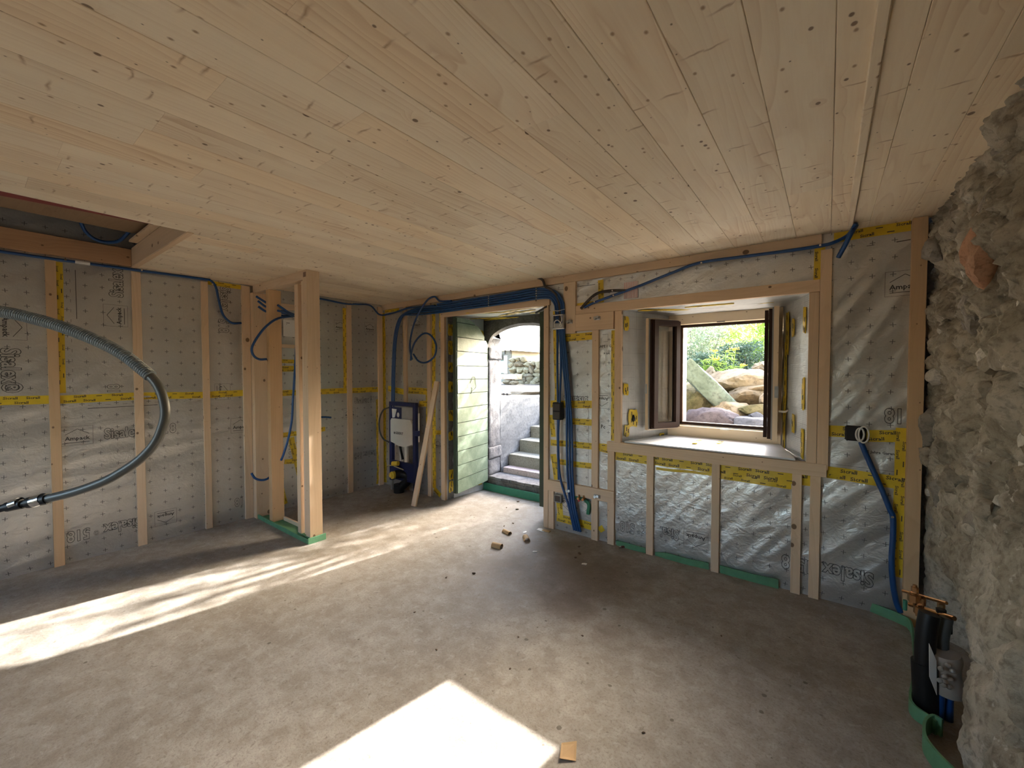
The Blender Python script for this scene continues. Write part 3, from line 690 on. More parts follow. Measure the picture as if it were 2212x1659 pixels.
rl = Vector((vx0-wx0, WY, 0)).normalized(); rr_ = Vector((vx1-wx1, WY, 0)).normalized()
for (s_, z, w_, h) in ((.03, 1.84, .05, .12), (.03, 1.30, .05, .10), (.04, .96, .05, .10), (.10, 1.06, .095, .15), (.40, .905, .05, .03)):
    q_ = Vector((wx0, 0, z))+rl*s_+Vector((.008, -.005, 0)); patch(q_, rl, (0, 0, 1), w_, h)
hole = MB(); q_ = Vector((wx0, 0, 1.06))+rl*.10+Vector((.014, -.010, 0)); hole.sphere(q_, (.012, .012, .03)); hole.build('cable_hole', BLACK, wback)
for (s_, z, w_, h) in ((.05, 1.78, .035, .17), (.05, 1.30, .035, .22), (.05, .97, .035, .2), (.33, 1.72, .04, .30), (.35, 1.38, .03, .6), (.36, 1.04, .03, .5), (.23, 1.75, .035, .13), (.2, 1.09, .035, .13)):
    q_ = Vector((wx1, 0, z))+rr_*s_+Vector((-.006, -.004, 0)); patch(q_, rr_, (0, 0, 1), w_, h)
for (x, y, ang, w_, h) in ((3.5, .12, .5, .4, .05), (3.85, .1, .05, .35, .035), (4.1, .25, -.2, .3, .05), (3.55, .28, .1, .25, .05), (3.95, .34, 0, .2, .03)):
    patch((x, y, 1.939), (math.cos(ang), math.sin(ang), 0), (-math.sin(ang), math.cos(ang), 0), w_, h)
for (x, y) in ((3.9, .30), (3.75, .2)): patch((x, y, .897), (0, 1, 0), (1, 0, 0), .2, .04)

# ---- arch masonry
arch = MB(); ax0, ax1, az, bz = 1.25, 2.31, 1.735, 2.005; acx = (ax0+ax1)/2; hw = (ax1-ax0)/2
def arch_ring(off):
    pts = []
    for k in range(25):
        t = PI*k/24; pts.append((acx+off-hw*math.cos(t)*1.0, az+(bz-az)*math.sin(t)**.8))
    return pts
AR0 = arch_ring(0)
r1 = random.Random(3); K = 8
def depthpt(x, z, t, sh): 
    n_ = .006*noise.noise(Vector((x*9, z*9, t*7))); return (x+sh*t+n_, .60+.25*t, z+n_)
prof = [(ax0, .10+(az-.10)*k/16) for k in range(16)]+AR0+[(ax1, az-(az-.10)*(k+1)/16) for k in range(16)]
for t in range(K+1):
    for i, (x, z) in enumerate(prof):
        arch.v.append(depthpt(x, z, t/K, -.035 if i < 20 else -.16))
n_ = len(prof)
for t in range(K):
    for i in range(n_-1): arch.f.append((t*n_+i, t*n_+i+1, (t+1)*n_+i+1, (t+1)*n_+i))
o_ = len(arch.v)   # front and back faces as strips to the outer rectangle
for t, yy in ((0, .60), (K, .85)):
    base = len(arch.v); out = []
    for (x, z) in prof:
        if z <= az+.001 and x < acx: q_ = (.7, z)
        elif z <= az+.001: q_ = (2.95, z)
        else: q_ = (.7+(2.25)*(x-ax0)/(ax1-ax0), 2.75)
        arch.v.append((q_[0], yy, q_[1]))
    for i in range(n_-1): arch.f.append((t*n_+i, t*n_+i+1, base+i+1, base+i))
arch_o = arch.build('arch_surround', ARCH, wback, smooth=True)
bx('threshold_stone', mineral('threshold_stone', [(.10, .09, .085), (.16, .15, .14), (.3, .29, .3)], 4, .8, .02), (1.0, 2.6, .605, .86, -.1, .135), wback, c=.01)
tp = MB()
for k in range(14):   # worn flags along the top of the threshold
    x0 = 1.02+k*.112; tp.box(x0, x0+.110, .592+.008*(k % 3), .86, .136, .168, c=.004)
tp.build('threshold_edging', JAMB, wback)
jb = MB()  # jamb stones of the left side of the arch, lit from outside
zz = .17; kk = 0
for hgt in (.20, .15, 1.08, .15):
    bm = bmesh.new(); bmesh.ops.create_cube(bm, size=1); bmesh.ops.subdivide_edges(bm, edges=bm.edges[:], cuts=18, use_grid_fill=True)
    ins = .012 if kk in (0,) else -.004+.006*(kk % 3)
    for v in bm.verts:
        c = Vector((v.co.x*.10, v.co.y*.275, v.co.z*(hgt-.006)))+Vector((1.215-ins, .74, zz+hgt/2))
        v.co = c+Vector((1, .2, 0))*(.009*noise.noise(c*11)+.004*noise.noise(c*30)) - Vector((.010*(abs(v.co.z*2)**(12 if hgt < .5 else 60)+abs(v.co.y*2)**14), 0, 0))
        v.co.x -= .03*(c.y-.73)/.25
    MB().bm(bm).build('jamb_stone', JAMB, wback, smooth=True); zz += hgt; kk += 1

# ---- right rubble wall
def wx(y, z):
    v = Vector((0, y*1.0, z*1.0))
    h = .045*noise.noise(v*2.3)*sm(2.3, 1.9, z)+.042*noise.noise(v*5.5)*(.4+.6*sm(2.3, 2.0, z))+.026*noise.noise(v*12)+.015*noise.noise(v*27)+.007*noise.noise(v*60)
    d = noise.voronoi(v*6.0)[0]; h += .045*max(0, .38-d[0]); d = noise.voronoi(v*4.3+Vector((3, noise.noise(v*8)*.25, noise.noise(v*9+Vector((5, 5, 5)))*.25)))[0]; h -= .035*math.exp(-(d[1]-d[0])*16)-.012
    x = 5.02-h*1.35*(.45+.55*sm(.85, 1.1, z+.08*noise.noise(v*3)))
    x += .13*sm(-1.07, -.99, y)*sm(.50, .36, z)*sm(-.02, -.2, y)
    # plastered flap and niche near the camera
    x -= .03*sm(-.98, -1.06, y)*sm(.75, .55, z)
    x += .22*sm(-1.42, -1.50, y)*sm(.72, .62, z)*sm(.30, .40, z+(y+1.45)*.9)
    return x
wr = MB(); nu, nz = 300, 250; ys = [-2.6+2.75*i/nu for i in range(nu+1)]
for j in range(nz+1):
    z = -.02+2.40*j/nz
    for y in ys: wr.v.append((wx(y, z), y, z))
wr.f = [(j*(nu+1)+i, j*(nu+1)+i+1, (j+1)*(nu+1)+i+1, (j+1)*(nu+1)+i) for j in range(nz) for i in range(nu)]
wr.box(5.28, 5.8, YF-.2, .3, -.1, 3.0)
for a_ in ((5.0, 5.3, YF-.01, -2.58, -.1, 3.0),): wr.box(*a_)
wright = struct(wr.build('wall_right', RUBBLE, origin=(5.2, -2, 0), smooth=True))
def rock(c, r, seed, mat, name, parent=None, rot=(0, 0, 0), sub=3, rough=.16, power=1.0, label=None, fac=None):
    bm = bmesh.new(); bmesh.ops.create_icosphere(bm, subdivisions=sub, radius=1)
    R_ = Matrix.Rotation(rot[2], 3, 'Z') @ Matrix.Rotation(rot[1], 3, 'Y') @ Matrix.Rotation(rot[0], 3, 'X')
    for v in bm.verts:
        d = v.co.normalized(); k = power
        q_ = Vector([math.copysign(abs(x)**k, x) for x in d]) if k != 1 else d
        if k < .5: q_ = (d/max(abs(x) for x in d)).lerp(d, .30)*.92
        n1 = 1+rough*noise.noise(d*1.3+Vector((seed*3.7, 0, 0)))+rough*.55*noise.noise(d*3.1+Vector((0, seed*1.9, 0)))+rough*.3*noise.noise(d*7+Vector((0, 0, seed)))
        # flatten a few random facets
        q_ = q_*n1
        rg = random.Random(seed)
        for _ in range(0 if power < .5 else fac or 5):
            nn = Vector((rg.gauss(0, 1), rg.gauss(0, 1), rg.gauss(0, 1))).normalized(); lim = rg.uniform(.62, .9); e = q_.dot(nn)
            if e > lim: q_ = q_-nn*(e-lim)*.9
        v.co = R_ @ Vector((q_.x*r[0], q_.y*r[1], q_.z*r[2])) + Vector(c)
    return MB().bm(bm).build(name, mat, parent, smooth=True, label=label)
rs = random.Random(21)
spots = [(-.06, 1.80, .06, .05, 1, 0), (-.10, 1.42, .05, .055, 4, 0), (-.05, 1.15, .05, .06, 1, 0), (-.30, 1.16, .045, .10, 2, .25), (-.55, 1.22, .06, .11, 1, .2), (-.42, 1.52, .05, .08, 1, .3), (-.62, 1.66, .07, .13, 2, .3),
         (-1.12, 1.86, .05, .12, 3, .45), (-.78, 1.72, .06, .10, 2, 0), (-.22, 1.66, .05, .06, 1, 0), (-.95, 1.25, .10, .13, 2, .1), (-.70, .98, .06, .07, 1, .2), (-.35, .85, .045, .10, 2, .3), (-.16, 1.0, .05, .05, 1, 0),
         (-1.2, 1.52, .12, .08, 1, 0), (-1.3, 1.2, .07, .12, 4, 0), (-.9, 1.5, .06, .06, 4, 0), (-.12, .68, .04, .09, 2, .1), (-1.0, 2.05, .08, .06, 2, .2), (-.5, 2.1, .09, .06, 1, 0), (-.2, 2.08, .07, .07, 2, 0), (-.7, 2.2, .08, .05, 1, 0), (-1.35, 1.72, .07, .09, 1, 0), (-1.15, 1.0, .07, .09, 1, .2), (-.55, .78, .05, .06, 1, 0), (-.85, .85, .08, .05, 2, 0)]
rm = {1: RSTONE, 2: RSTONE2, 3: RSTONE3, 4: RWHITE}
for k, (y, z, ry, rz, mm, tilt) in enumerate(spots):
    rock((wx(y, z)+.022, y, z), (.05, ry, rz), 40+k, rm[mm], 'rubble_stone', wright, rot=(tilt+.2*rs.uniform(-1, 1), 0, 0), sub=3, rough=.35)
for k in range(70):
    y, z = rs.uniform(-1.7, .0), rs.uniform(.75, 2.25)
    rr2 = rs.uniform(.018, .045); rock((wx(y, z)+.01, y, z), (rr2*.8, rr2, rr2*rs.uniform(.7, 1.4)), 90+k, rs.choice([RSTONE, RUBBLE, RSTONE2, RUBBLE, RSTONE, RUBBLE, RWHITE]), 'rubble_stone', wright, rot=(rs.uniform(-1, 1), 0, 0), sub=2, rough=.4)
# wall behind the camera and the parts of the shell that close the room
wf = MB()   # wall behind the camera, with an unseen opening added to let fill daylight in
for d_ in ((-.3, 1.2, 0, 3), (1.2, 2.7, 2.05, 3), (1.2, 2.7, 0, .95), (2.7, 5.9, 0, 3)): wf.box(d_[0], d_[1], YF-.3, YF, d_[2]-.1 if d_[2] == 0 else d_[2], d_[3])
struct(wf.build('wall_front', PLAST))

# ================================================================== PARTITION FRAME
pf = thing('partition_frame', 'pine stud partition frame standing out from the left foil wall', 'stud frame', (.55, -1.48, 0))
def pz(name, d, m): return bx(name, m, d, pf, c=.0015)
pz('stud', (.036, .10, -1.56, -1.44, .0, 2.22), W_Z); pz('stud', (.325, .388, -1.535, -1.425, .02, 2.22), W_OR)
pz('stud', (.875, .935, -1.53, -1.42, .04, 2.20), W_Z); pz('stud', (.965, 1.028, -1.515, -1.45, .04, 2.22), W_Z); pz('post', (1.03, 1.10, -1.535, -1.425, .045, 2.298), W_Z)
pz('top_plate', (.034, 1.03, -1.535, -1.47, 2.222, 2.298), W_X)
pf.children
bx('post_stamp', plain('smudged_ink', (.22, .13, .09), .8), (1.045, 1.09, -1.5355, -1.535, 2.24, 2.28), pf)
def ribbon(path, z0, h, th, name, mat, label, cat='foam strip', group=None, sub=6, lean=0.0, zf=None):
    pts = [Vector((a[0], a[1], 0)) for a in path]
    if sub > 1 and len(pts) > 2:
        q = []; P = [pts[0]*2-pts[1]]+pts+[pts[-1]*2-pts[-2]]
        for i in range(1, len(P)-2):
            for k in range(sub):
                t = k/sub; a, b, c, d = P[i-1], P[i], P[i+1], P[i+2]
                q.append(.5*((2*b)+(c-a)*t+(2*a-5*b+4*c-d)*t*t+(3*b-a-3*c+d)*t**3))
        q.append(pts[-1]); pts = q
    m = MB()
    for i, p_ in enumerate(pts):
        t = (pts[min(i+1, len(pts)-1)]-pts[max(i-1, 0)]).normalized(); n1 = Vector((-t.y, t.x, 0))
        hh = h*(1+.12*noise.noise(p_*5))*(zf(i/(len(pts)-1)) if zf else 1)
        for (s_, zc) in ((-.5, z0), (.5, z0), (.5, z0+hh), (-.5, z0+hh)):
            m.v.append(tuple(p_+n1*(th*s_+lean*(zc-z0))+Vector((0, 0, zc))))
    for i in range(len(pts)-1):
        for k in range(4): m.f.append((i*4+k, i*4+(k+1) % 4, (i+1)*4+(k+1) % 4, (i+1)*4+k))
    m.f.append((0, 1, 2, 3)); e = (len(pts)-1)*4; m.f.append((e, e+3, e+2, e+1))
    return tag(m.build(name, mat, smooth=True), label, cat, group)
ribbon([(.10, -1.545), (.45, -1.55), (.8, -1.553), (1.108, -1.555)], 0, .04, .01, 'foam_edge_strip', FOAM, 'pale green foam strip along the foot of the partition frame', sub=4)
ribbon([(1.114, -1.560), (1.118, -1.5), (1.12, -1.41)], 0, .05, .012, 'foam_edge_strip', FOAM, 'short green foam strip wrapped round the foot of the sunlit post', sub=1)
sp = MB().box(.12, 1.09, -1.54, -1.43, 0, .018).box(.88, 1.10, -1.535, -1.425, .018, .04); sp.build('sole_plate', FOAM, pf, label='green foam packing under the studs')
tag(bx('skirting_board', W_X, (.40, .87, -1.44, -1.42, 0, .05)), 'low dark board on the floor behind the partition studs', 'board')

# ================================================================== CONDUITS
def conduit(pts, label, r=.0105, mat=BLUE, group=None, sub=8, name='conduit', clips=(), n=10):
    o = tag(MB().tube(pts, r, n, sub=sub).build(name, mat, smooth=True), label, 'conduit' if 'conduit' in name else 'cable', group)
    for c in clips:
        MB().box(c[0]-.006, c[0]+.006, c[1]-.006, c[1]+.006, c[2]-.006, c[2]+.006, c=.002).build('clip', CHROME, o)
    return o
Yb = -.055
# bundle over the door: five runs stacked, from the toilet frame and corner to the right, then down
gb = 'blue conduits running together over the door niche'
lab = ['topmost', 'second from top', 'middle', 'second from bottom', 'lowest']
for k in range(5):
    zo = .078-.0225*k; xo = -.024+.0-.0225*(k-2)
    y = Yb - .004*(k % 2)
    a0 = B(975, 662, y)
    def bp(px, py, dz, dx=0): q_ = B(px, py, y); return (q_.x+dx, y, q_.z+dz)
    mid = [bp(945, 666, zo-.035), bp(1000, 658, zo-.035), bp(1057, 650, zo-.035), bp(1110, 642, zo-.035), bp(1160, 634, zo-.035)]
    if k in (1, 2, 3):  # down at the left to the toilet frame
        xl = -.022*(2-k)
        left = [bp(849, 869, 0, xl), bp(850, 800, 0, xl), bp(854, 730, 0, xl), bp(864, 690, 0, xl), bp(880, 676, .01*(2-k)), bp(910, 669, zo-.035)]
    elif k == 0: left = []
    else: left = [bp(872, 676, -.02), bp(900, 672, zo-.03)]
    # bend and fall on the right
    ex = [0, 0, 0, 0, 0][k]
    R0 = .15+.0225*(4-k); cx_, cz_ = B(1188, 640, y).x-.075, B(1188, 640, y).z-.10
    bend = [(cx_+R0*math.sin(t)*.9, y, cz_+R0*math.cos(t)*.8-.02) for t in (.5, .9, 1.25, 1.5)]
    sx_ = (4-k)*.019-.03
    if k < 4:
        fall = [bp(1211, 720, 0, sx_*.8), bp(1214, 780, 0, sx_), bp(1222, 870, 0, sx_*1.0), bp(1222, 950, 0, sx_*1.4), bp(1224, 1030, 0, sx_*1.3), bp(1230, 1090, 0, sx_*1.2), bp(1243, 1146, 0, sx_*1.1)]
        if k == 3: fall[2:5] = [bp(1213, 870, 0, -.02), bp(1209, 950, 0, -.015), bp(1214, 1030, 0, -.02)]
    else:
        fall = [bp(1204, 720, 0), bp(1204, 800, 0), bp(1205, 868, 0)]
    clips = [(q_[0], q_[1]-.010, q_[2]) for q_ in (mid[2], mid[4])]
    conduit(left+mid+bend+fall, f'blue conduit over the door niche, {lab[k]} of the stacked bundle', clips=clips, sub=6)
conduit([B(1205, 905, Yb), B(1205, 960, Yb), B(1207, 1036, Yb)], 'single blue conduit leaving the black box downwards beside the door')
# loop left of the door
def bl(pts, y): return [B(a, b, y) for a, b in pts]
conduit(bl([(975, 650), (950, 650), (938, 641)], -.06)+bl([(920, 652), (898, 690), (887, 730), (886, 757), (890, 777)], -.10), 'blue conduit arching down from the bundle to a free end above the toilet frame')
lp = [(887, 779), (889, 760), (897, 738), (914, 721), (930, 724), (942, 745), (938, 770), (920, 783), (904, 780), (893, 765)]
conduit(bl(lp, -.125), 'blue conduit coiled in a loop beside the door niche')
conduit([L(640, 640, .05), L(690, 645, .05), L(745, 656, .05), L(770, 657, .05), L(800, 660, .05), (.05, -.09, 2.17), B(845, 677, -.05), B(865, 671, -.05), B(885, 665, -.05), B(940, 660, -.05)],
        'blue conduit running round the corner under the ceiling', clips=[L(760, 655, .065), L(808, 661, .065), B(866, 669, -.068)])
# black conduits
conduit(bl([(1140, 600), (1160, 600), (1172, 605)], -.07)+bl([(1178, 619), (1190, 626)], -.065)+bl([(1203, 640), (1209, 665), (1210, 700)], -.06), 'black conduit poking out below the ceiling above the door', mat=BLK2, r=.011, name='conduit')
conduit([B(1158, 676, .02), B(1172, 668, -.02), B(1182, 662, -.03)], 'short black pipe end at the top right of the door niche', mat=BLK2, r=.011)
conduit(bl([(1255, 667), (1270, 650), (1290, 634), (1320, 628), (1352, 628)], -.055), 'black conduit curving out beside the window header', mat=BLK2, r=.012, clips=bl([(1281, 645), (1323, 628)], -.069))
conduit(bl([(1262, 664), (1285, 653), (1325, 638), (1380, 618), (1450, 590), (1510, 568), (1600, 555), (1700, 542), (1772, 531), (1800, 524), (1830, 509)], -.055)+[F(1846, 488, 2.27), F(1849, 483, 2.302)],
        'long blue conduit rising over the window to the ceiling', clips=bl([(1284, 652), (1325, 638), (1515, 568), (1772, 530)], -.069))
conduit([F(1849, 487, 2.285), B(1838, 505, -.20), B(1825, 530, -.16), B(1811, 556, -.12)], 'blue conduit end hanging from the ceiling near the rubble wall', mat=BLUE, r=.0125)
# left wall ceiling edge
conduit([(.045, -6.2, 2.26), (.045, -4, 2.262), L(0, 543, .045), L(120, 560, .045), L(300, 584, .045), L(440, 603, .045), L(455, 606, .045), L(466, 620, .045), L(473, 650, .045), L(482, 680, .045), L(500, 697, .045), L(521, 698, .04)],
        'blue conduit along the ceiling edge of the left wall, bending down at its end', clips=[L(141, 561, .06), L(306, 584, .06), L(459, 614, .06)])
slv = MB().tube([L(162, 565, .045), L(194, 570, .045)], .0135, 12, sub=1)
tag(slv.build('conduit_sleeve', WHITE, smooth=True), 'white sleeve joining the blue conduit on the left wall', 'sleeve')
# partition cluster
tie = L(632, 682, .40)
def cl(pts, xs): return [L(a, b, x) for (a, b), x in zip(pts, xs)]
for k, (pts, lb) in enumerate([([(553, 640), (572, 652), (600, 668), (632, 678)], 'topmost'), ([(557, 650), (575, 663), (602, 674), (632, 681)], 'second'), ([(558, 662), (575, 673), (604, 681), (632, 684)], 'third'),
                               ([(600, 659), (612, 667), (622, 674), (634, 679)], 'upper right'), ([(600, 671), (612, 674), (622, 678), (634, 683)], 'lower right')]):
    conduit(cl(pts, (.30, .32, .30, .26)) if k < 3 else cl(pts, (.42, .40, .36, .28)), f'short free blue conduit end in the fan behind the partition, {lb}')
conduit(cl([(632, 683), (600, 688), (575, 705), (555, 730), (544, 752), (548, 768), (560, 776), (575, 776)], (.26, .42, .43, .42, .41, .40, .38, .34)), 'blue conduit bowing left through the partition and back')
conduit(cl([(640, 742), (637, 800), (633, 860), (630, 910), (622, 950), (613, 980), (607, 995)], (.45, .47, .48, .48, .48, .48, .48)), 'long blue conduit hanging to a free end in front of the partition stud')
conduit(cl([(543, 1022), (551, 1033), (565, 1037), (578, 1034), (587, 1024), (590, 1010)], (.25, .27, .28, .28, .25, .2)), 'short blue conduit hooked at the foot of the partition')
conduit([L(690, 901, .03), L(704, 901, .03), L(715, 902, .028)], 'stub of blue conduit showing right of the partition post')
# box with conduit ends at the top of the alcove
jb1 = thing('junction_box', 'galvanised junction box clamped round the conduits right of the door', 'junction box', B(1206, 700, -.06))
q_ = B(1206, 693, -.07)
MB().box(q_.x-.06, q_.x+.06, -.075, -.035, q_.z-.075, q_.z-.02, c=.006).box(q_.x-.06, q_.x-.045, -.082, -.03, q_.z-.07, q_.z+.055, c=.003).box(q_.x+.045, q_.x+.06, -.082, -.03, q_.z-.07, q_.z+.055, c=.003).box(q_.x-.06, q_.x+.06, -.082, -.07, q_.z+.045, q_.z+.055, c=.003).box(q_.x-.06, q_.x+.06, -.082, -.07, q_.z-.07, q_.z-.06, c=.003).build('bracket', STEEL, jb1)
MB().tube([q_+Vector((-.03, -.02, -.055)), q_+Vector((-.015, -.035, -.01)), q_+Vector((.02, -.035, .0)), q_+Vector((.045, -.02, -.045)), q_+Vector((.03, -.02, -.06))], .004, 8).build('cable', WHITE, jb1, smooth=True)
MB().tube([q_+Vector((.04, -.025, .05)), q_+Vector((.05, -.03, 0)), q_+Vector((.03, -.03, -.05))], .0035, 8).build('cable', WHITE, jb1, smooth=True)
MB().tube([q_+Vector((-.04, -.01, .10)), q_+Vector((.0, -.02, .085)), q_+Vector((.07, -.01, .095))], .0028, 6).build('tie_wire', STEEL, jb1, smooth=True)
jb2 = thing('junction_box', 'black plastic socket box on the yellow tape right of the door', 'junction box', B(1206, 888, -.04))
q_ = B(1205, 888, -.05); MB().box(q_.x-.045, q_.x+.045, -.072, -.018, q_.z-.078, q_.z+.078, c=.006).build('box_body', BLACK, jb2)
MB().box(q_.x-.035, q_.x+.035, -.077, -.07, q_.z+.006, q_.z+.068, c=.003).box(q_.x-.035, q_.x+.035, -.077, -.07, q_.z-.068, q_.z-.006, c=.003).build('lid', BLK2, jb2)
# right bay: box with white coil and conduit
q_ = B(1848, 934, -.03)
jb3 = thing('junction_box', 'black socket box with coiled white cable in the right foil bay', 'junction box', q_)
MB().box(q_.x-.05, q_.x+.05, -.055, -.01, q_.z-.05, q_.z+.04, c=.008).build('box_body', BLACK, jb3)
for k, (dx, rr2) in enumerate(((.035, .038), (.018, .03))):
    c_ = q_+Vector((dx, -.045, -.005)); MB().tube([c_+Vector((math.cos(t)*rr2*.62, -.012*math.sin(t*.5), math.sin(t)*rr2*1.25)) for t in [i*2*PI/12 for i in range(13)]], .0045, 8, sub=2, cap=False).build('coiled_cable', WHITE, jb3, smooth=True)
conduit(bl([(1860, 955), (1872, 985), (1890, 1025), (1908, 1065), (1922, 1100), (1929, 1118), (1929, 1160), (1926, 1210), (1929, 1260), (1936, 1300), (1945, 1322)], -.05), 'blue conduit falling from the box in the right foil bay to the floor', r=.0145, clips=bl([(1928, 1117)], -.068))

# low water outlet rail beside the door
wo_ = thing('water_outlet', 'small red and brass water outlets with green pipe below the low rail', 'water outlet', B(1255, 1080, -.03))
for dx in (0, .045):
    q_ = B(1251, 1076, -.05)+Vector((dx, 0, 0)); MB().tube([q_+Vector((0, .02, 0)), q_+Vector((0, -.025, 0))], .012, 10, sub=1).tube([q_+Vector((0, 0, .0)), q_+Vector((0, 0, .03))], .008, 8, sub=1).build('outlet_elbow', BRASS, wo_, smooth=True)
    MB().tube([q_+Vector((0, 0, -.012)), q_+Vector((0, -.004, -.03))], .009, 10, sub=1).build('red_cap' if dx == 0 else 'white_cap', plain('red_plastic', (.5, .03, .03), .4) if dx == 0 else WHITE, wo_, smooth=True)
MB().tube([B(1240, 1072, -.03), B(1262, 1080, -.035), B(1272, 1090, -.035), B(1270, 1110, -.03)], .016, 10).build('green_pipe', FOAMD, wo_, smooth=True)
for (px, py, lb) in ((1229, 1061, 'left end of the low rail beside the door'), (1290, 1073, 'right end of the low rail beside the door'), (1231, 696, 'upright board right of the door head'), (1290, 688, 'short board left of the window header')):
    q_ = B(px, py, -.046)
    hk = thing('pipe_bracket', f'small galvanised pipe bracket on the {lb}', 'bracket', q_)
    MB().box(q_.x-.028, q_.x+.028, -.052, -.044, q_.z-.012, q_.z+.018, c=.002).build('back_plate', STEEL, hk)
    MB().tube([q_+Vector((-.01, -.006, .0)), q_+Vector((-.01, -.03, .004))], .012, 10, sub=1).tube([q_+Vector((.013, -.006, .006)), q_+Vector((.013, -.03, .01))], .012, 10, sub=1).build('pipe_socket', STEEL, hk, smooth=True)
gb1 = thing('junction_box', 'grey square socket box under the low rail beside the door', 'junction box', B(1207, 1076, -.02)); q_ = B(1207, 1076, -.03)
MB().box(q_.x-.04, q_.x+.035, -.05, -.012, q_.z-.038, q_.z+.035, c=.005).build('box_body', GREYP, gb1); MB().box(q_.x-.03, q_.x+.025, -.053, -.048, q_.z-.028, q_.z+.025, c=.003).build('lid', BLK2, gb1)

# ================================================================== HOSE hanging from the hatch
hs = thing('hanging_hose', 'grey corrugated hose hanging in a big curve in front of the left wall', 'hose', D(200, 800, 1.6))
HP = [(1.15, -3.95, 2.6), (1.28, -3.75, 2.28), (1.5, -3.52, 1.93)]+[tuple(D(-150, 655, 1.63))]+[tuple(D(a, b, 1.6)) for a, b in ((0, 673), (60, 685), (130, 705), (200, 732), (265, 765), (325, 812))]
tot = 0
class _: pass
mb = MB(); mb.tube(HP, .0225, 14, sub=30, rr=lambda t: .0225+.0022*math.sin(t*2*PI*210)); 
hsl = MB()
# corrugation: resample densely
def dense(pts, sub):
    q = []; P = [Vector(p) for p in pts]; P = [P[0]*2-P[1]]+P+[P[-1]*2-P[-2]]
    for i in range(1, len(P)-2):
        for k in range(sub):
            t = k/sub; a, b, c, d = P[i-1], P[i], P[i+1], P[i+2]; q.append(.5*((2*b)+(c-a)*t+(2*a-5*b+4*c-d)*t*t+(3*b-a-3*c+d)*t**3))
    q.append(P[-2]); return q
DP = dense(HP, 60); ln = [0]
for i in range(1, len(DP)): ln.append(ln[-1]+(DP[i]-DP[i-1]).length)
nst = int(ln[-1]/.0022); RP = []; j = 0
for i in range(nst+1):
    t = ln[-1]*i/nst
    while j < len(ln)-2 and ln[j+1] < t: j += 1
    RP.append(DP[j].lerp(DP[j+1], (t-ln[j])/max(1e-6, ln[j+1]-ln[j])))
hsl.tube(RP, .022, 12, sub=1, rr=lambda t: .0205+.0022*(1 if int(t*nst) % 4 < 2 else 0))
hsl.build('corrugated_sleeve', GREYH, hs, smooth=False)
HQ = [tuple(D(a, b, 1.6)) for a, b in ((322, 810), (340, 832), (352, 860), (357, 893), (350, 925), (335, 957), (305, 990), (265, 1018), (220, 1042), (160, 1063), (100, 1078))]
MB().tube(HQ, .0165, 16, sub=10).build('inner_hose', GREYD, hs, smooth=True, label='smooth dark grey inner hose')
HC = [D(118, 1074, 1.6), D(60, 1086, 1.6), D(15, 1096, 1.6)]
MB().tube([D(104, 1077, 1.6), D(62, 1086, 1.6)], .021, 16, sub=1).tube([D(64, 1085, 1.6), D(48, 1089, 1.6)], .013, 12, sub=1).tube([D(50, 1088, 1.6), D(16, 1095, 1.6)], .0185, 16, sub=1).build('coupling', BLACK, hs, smooth=True)
for a, b in ((94, 74), (44, 28)):
    MB().tube([D(a, 1090.6-a*.14+1.5, 1.6)+Vector((0,0,.002)), D(b, 1090.6-b*.14+4.5, 1.6)+Vector((0,0,.002))], .0225 if a > 50 else .020, 16, sub=1, cap=False).build('clamp', CHROME, hs, smooth=True, label='bright steel hose clamp')
MB().tube([D(20, 1094, 1.6), D(0, 1099, 1.6), (1.80, -3.45, .82), (1.45, -3.8, .45), (1.25, -4.2, .10), (1.15, -4.6, .02), (1.1, -5.2, .02)], .0145, 12, sub=8).build('dark_hose', BLACK, hs, smooth=True)

# ================================================================== TOILET FRAME
tf = thing('toilet_frame', 'navy wall hung toilet frame with white cistern standing in the corner', 'toilet frame', (.45, -.1, 0))
yf = -.13
def tz(px, py, y=yf): q_ = B(px, py, y); return q_.x, q_.z
xl = tz(843, 950)[0]; xr = tz(894, 950)[0]; zt = tz(868, 869)[1]
for k, x in enumerate((xl, xr)):
    bx('frame_post', NAVY, (x-.022, x+.022, yf, yf+.05, .12 if k == 0 else .04, zt), tf, c=.003)
    bx('foot', STEEL if k == 0 else NAVY, (x-.014, x+.014, yf+.008, yf+.042, 0, .16), tf, c=.002)
bx('crossbar', NAVY, (xl, xr, yf, yf+.05, zt-.045, zt), tf, c=.003)
zc = tz(868, 998)[1]; bx('crossbar', NAVY, (xl, xr, yf-.002, yf+.03, zc-.20, zc), tf, c=.003); zb = tz(868, 1035)[1]; bx('crossbar', NAVY, (xl, xr, yf+.002, yf+.03, zb-.02, zb+.02), tf, c=.003)
c0, c1 = tz(842.5, 904), tz(889, 964)
cis = MB(); cx0, cx1 = xl+.012, xr-.012; ztop, zbt = tz(865, 905)[1], tz(865, 960)[1]
cis.prism([(cx0+.01, zbt+.02), (cx0+.01, ztop-.03), (cx0+.03, ztop), (cx1-.04, ztop), (cx1-.01, ztop-.05), (cx1-.01, zbt+.02), ((cx0+cx1)/2+.08, zbt-.02), ((cx0+cx1)/2-.02, zbt-.02)], 1, yf-.012, yf+.09)
co = cis.build('cistern', WHITE, tf)
bx('upper_tank', plain('pale_grey_tank', (.42, .42, .41), .5), (cx0, cx1, yf+.015, yf+.095, ztop-.01, zt-.05), tf, c=.006)
q0 = tz(863, 890); bx('leaflet_panel', NAVY, (cx0+.012, q0[0]+.02, yf+.006, yf+.014, ztop+.0, zt-.065), tf)
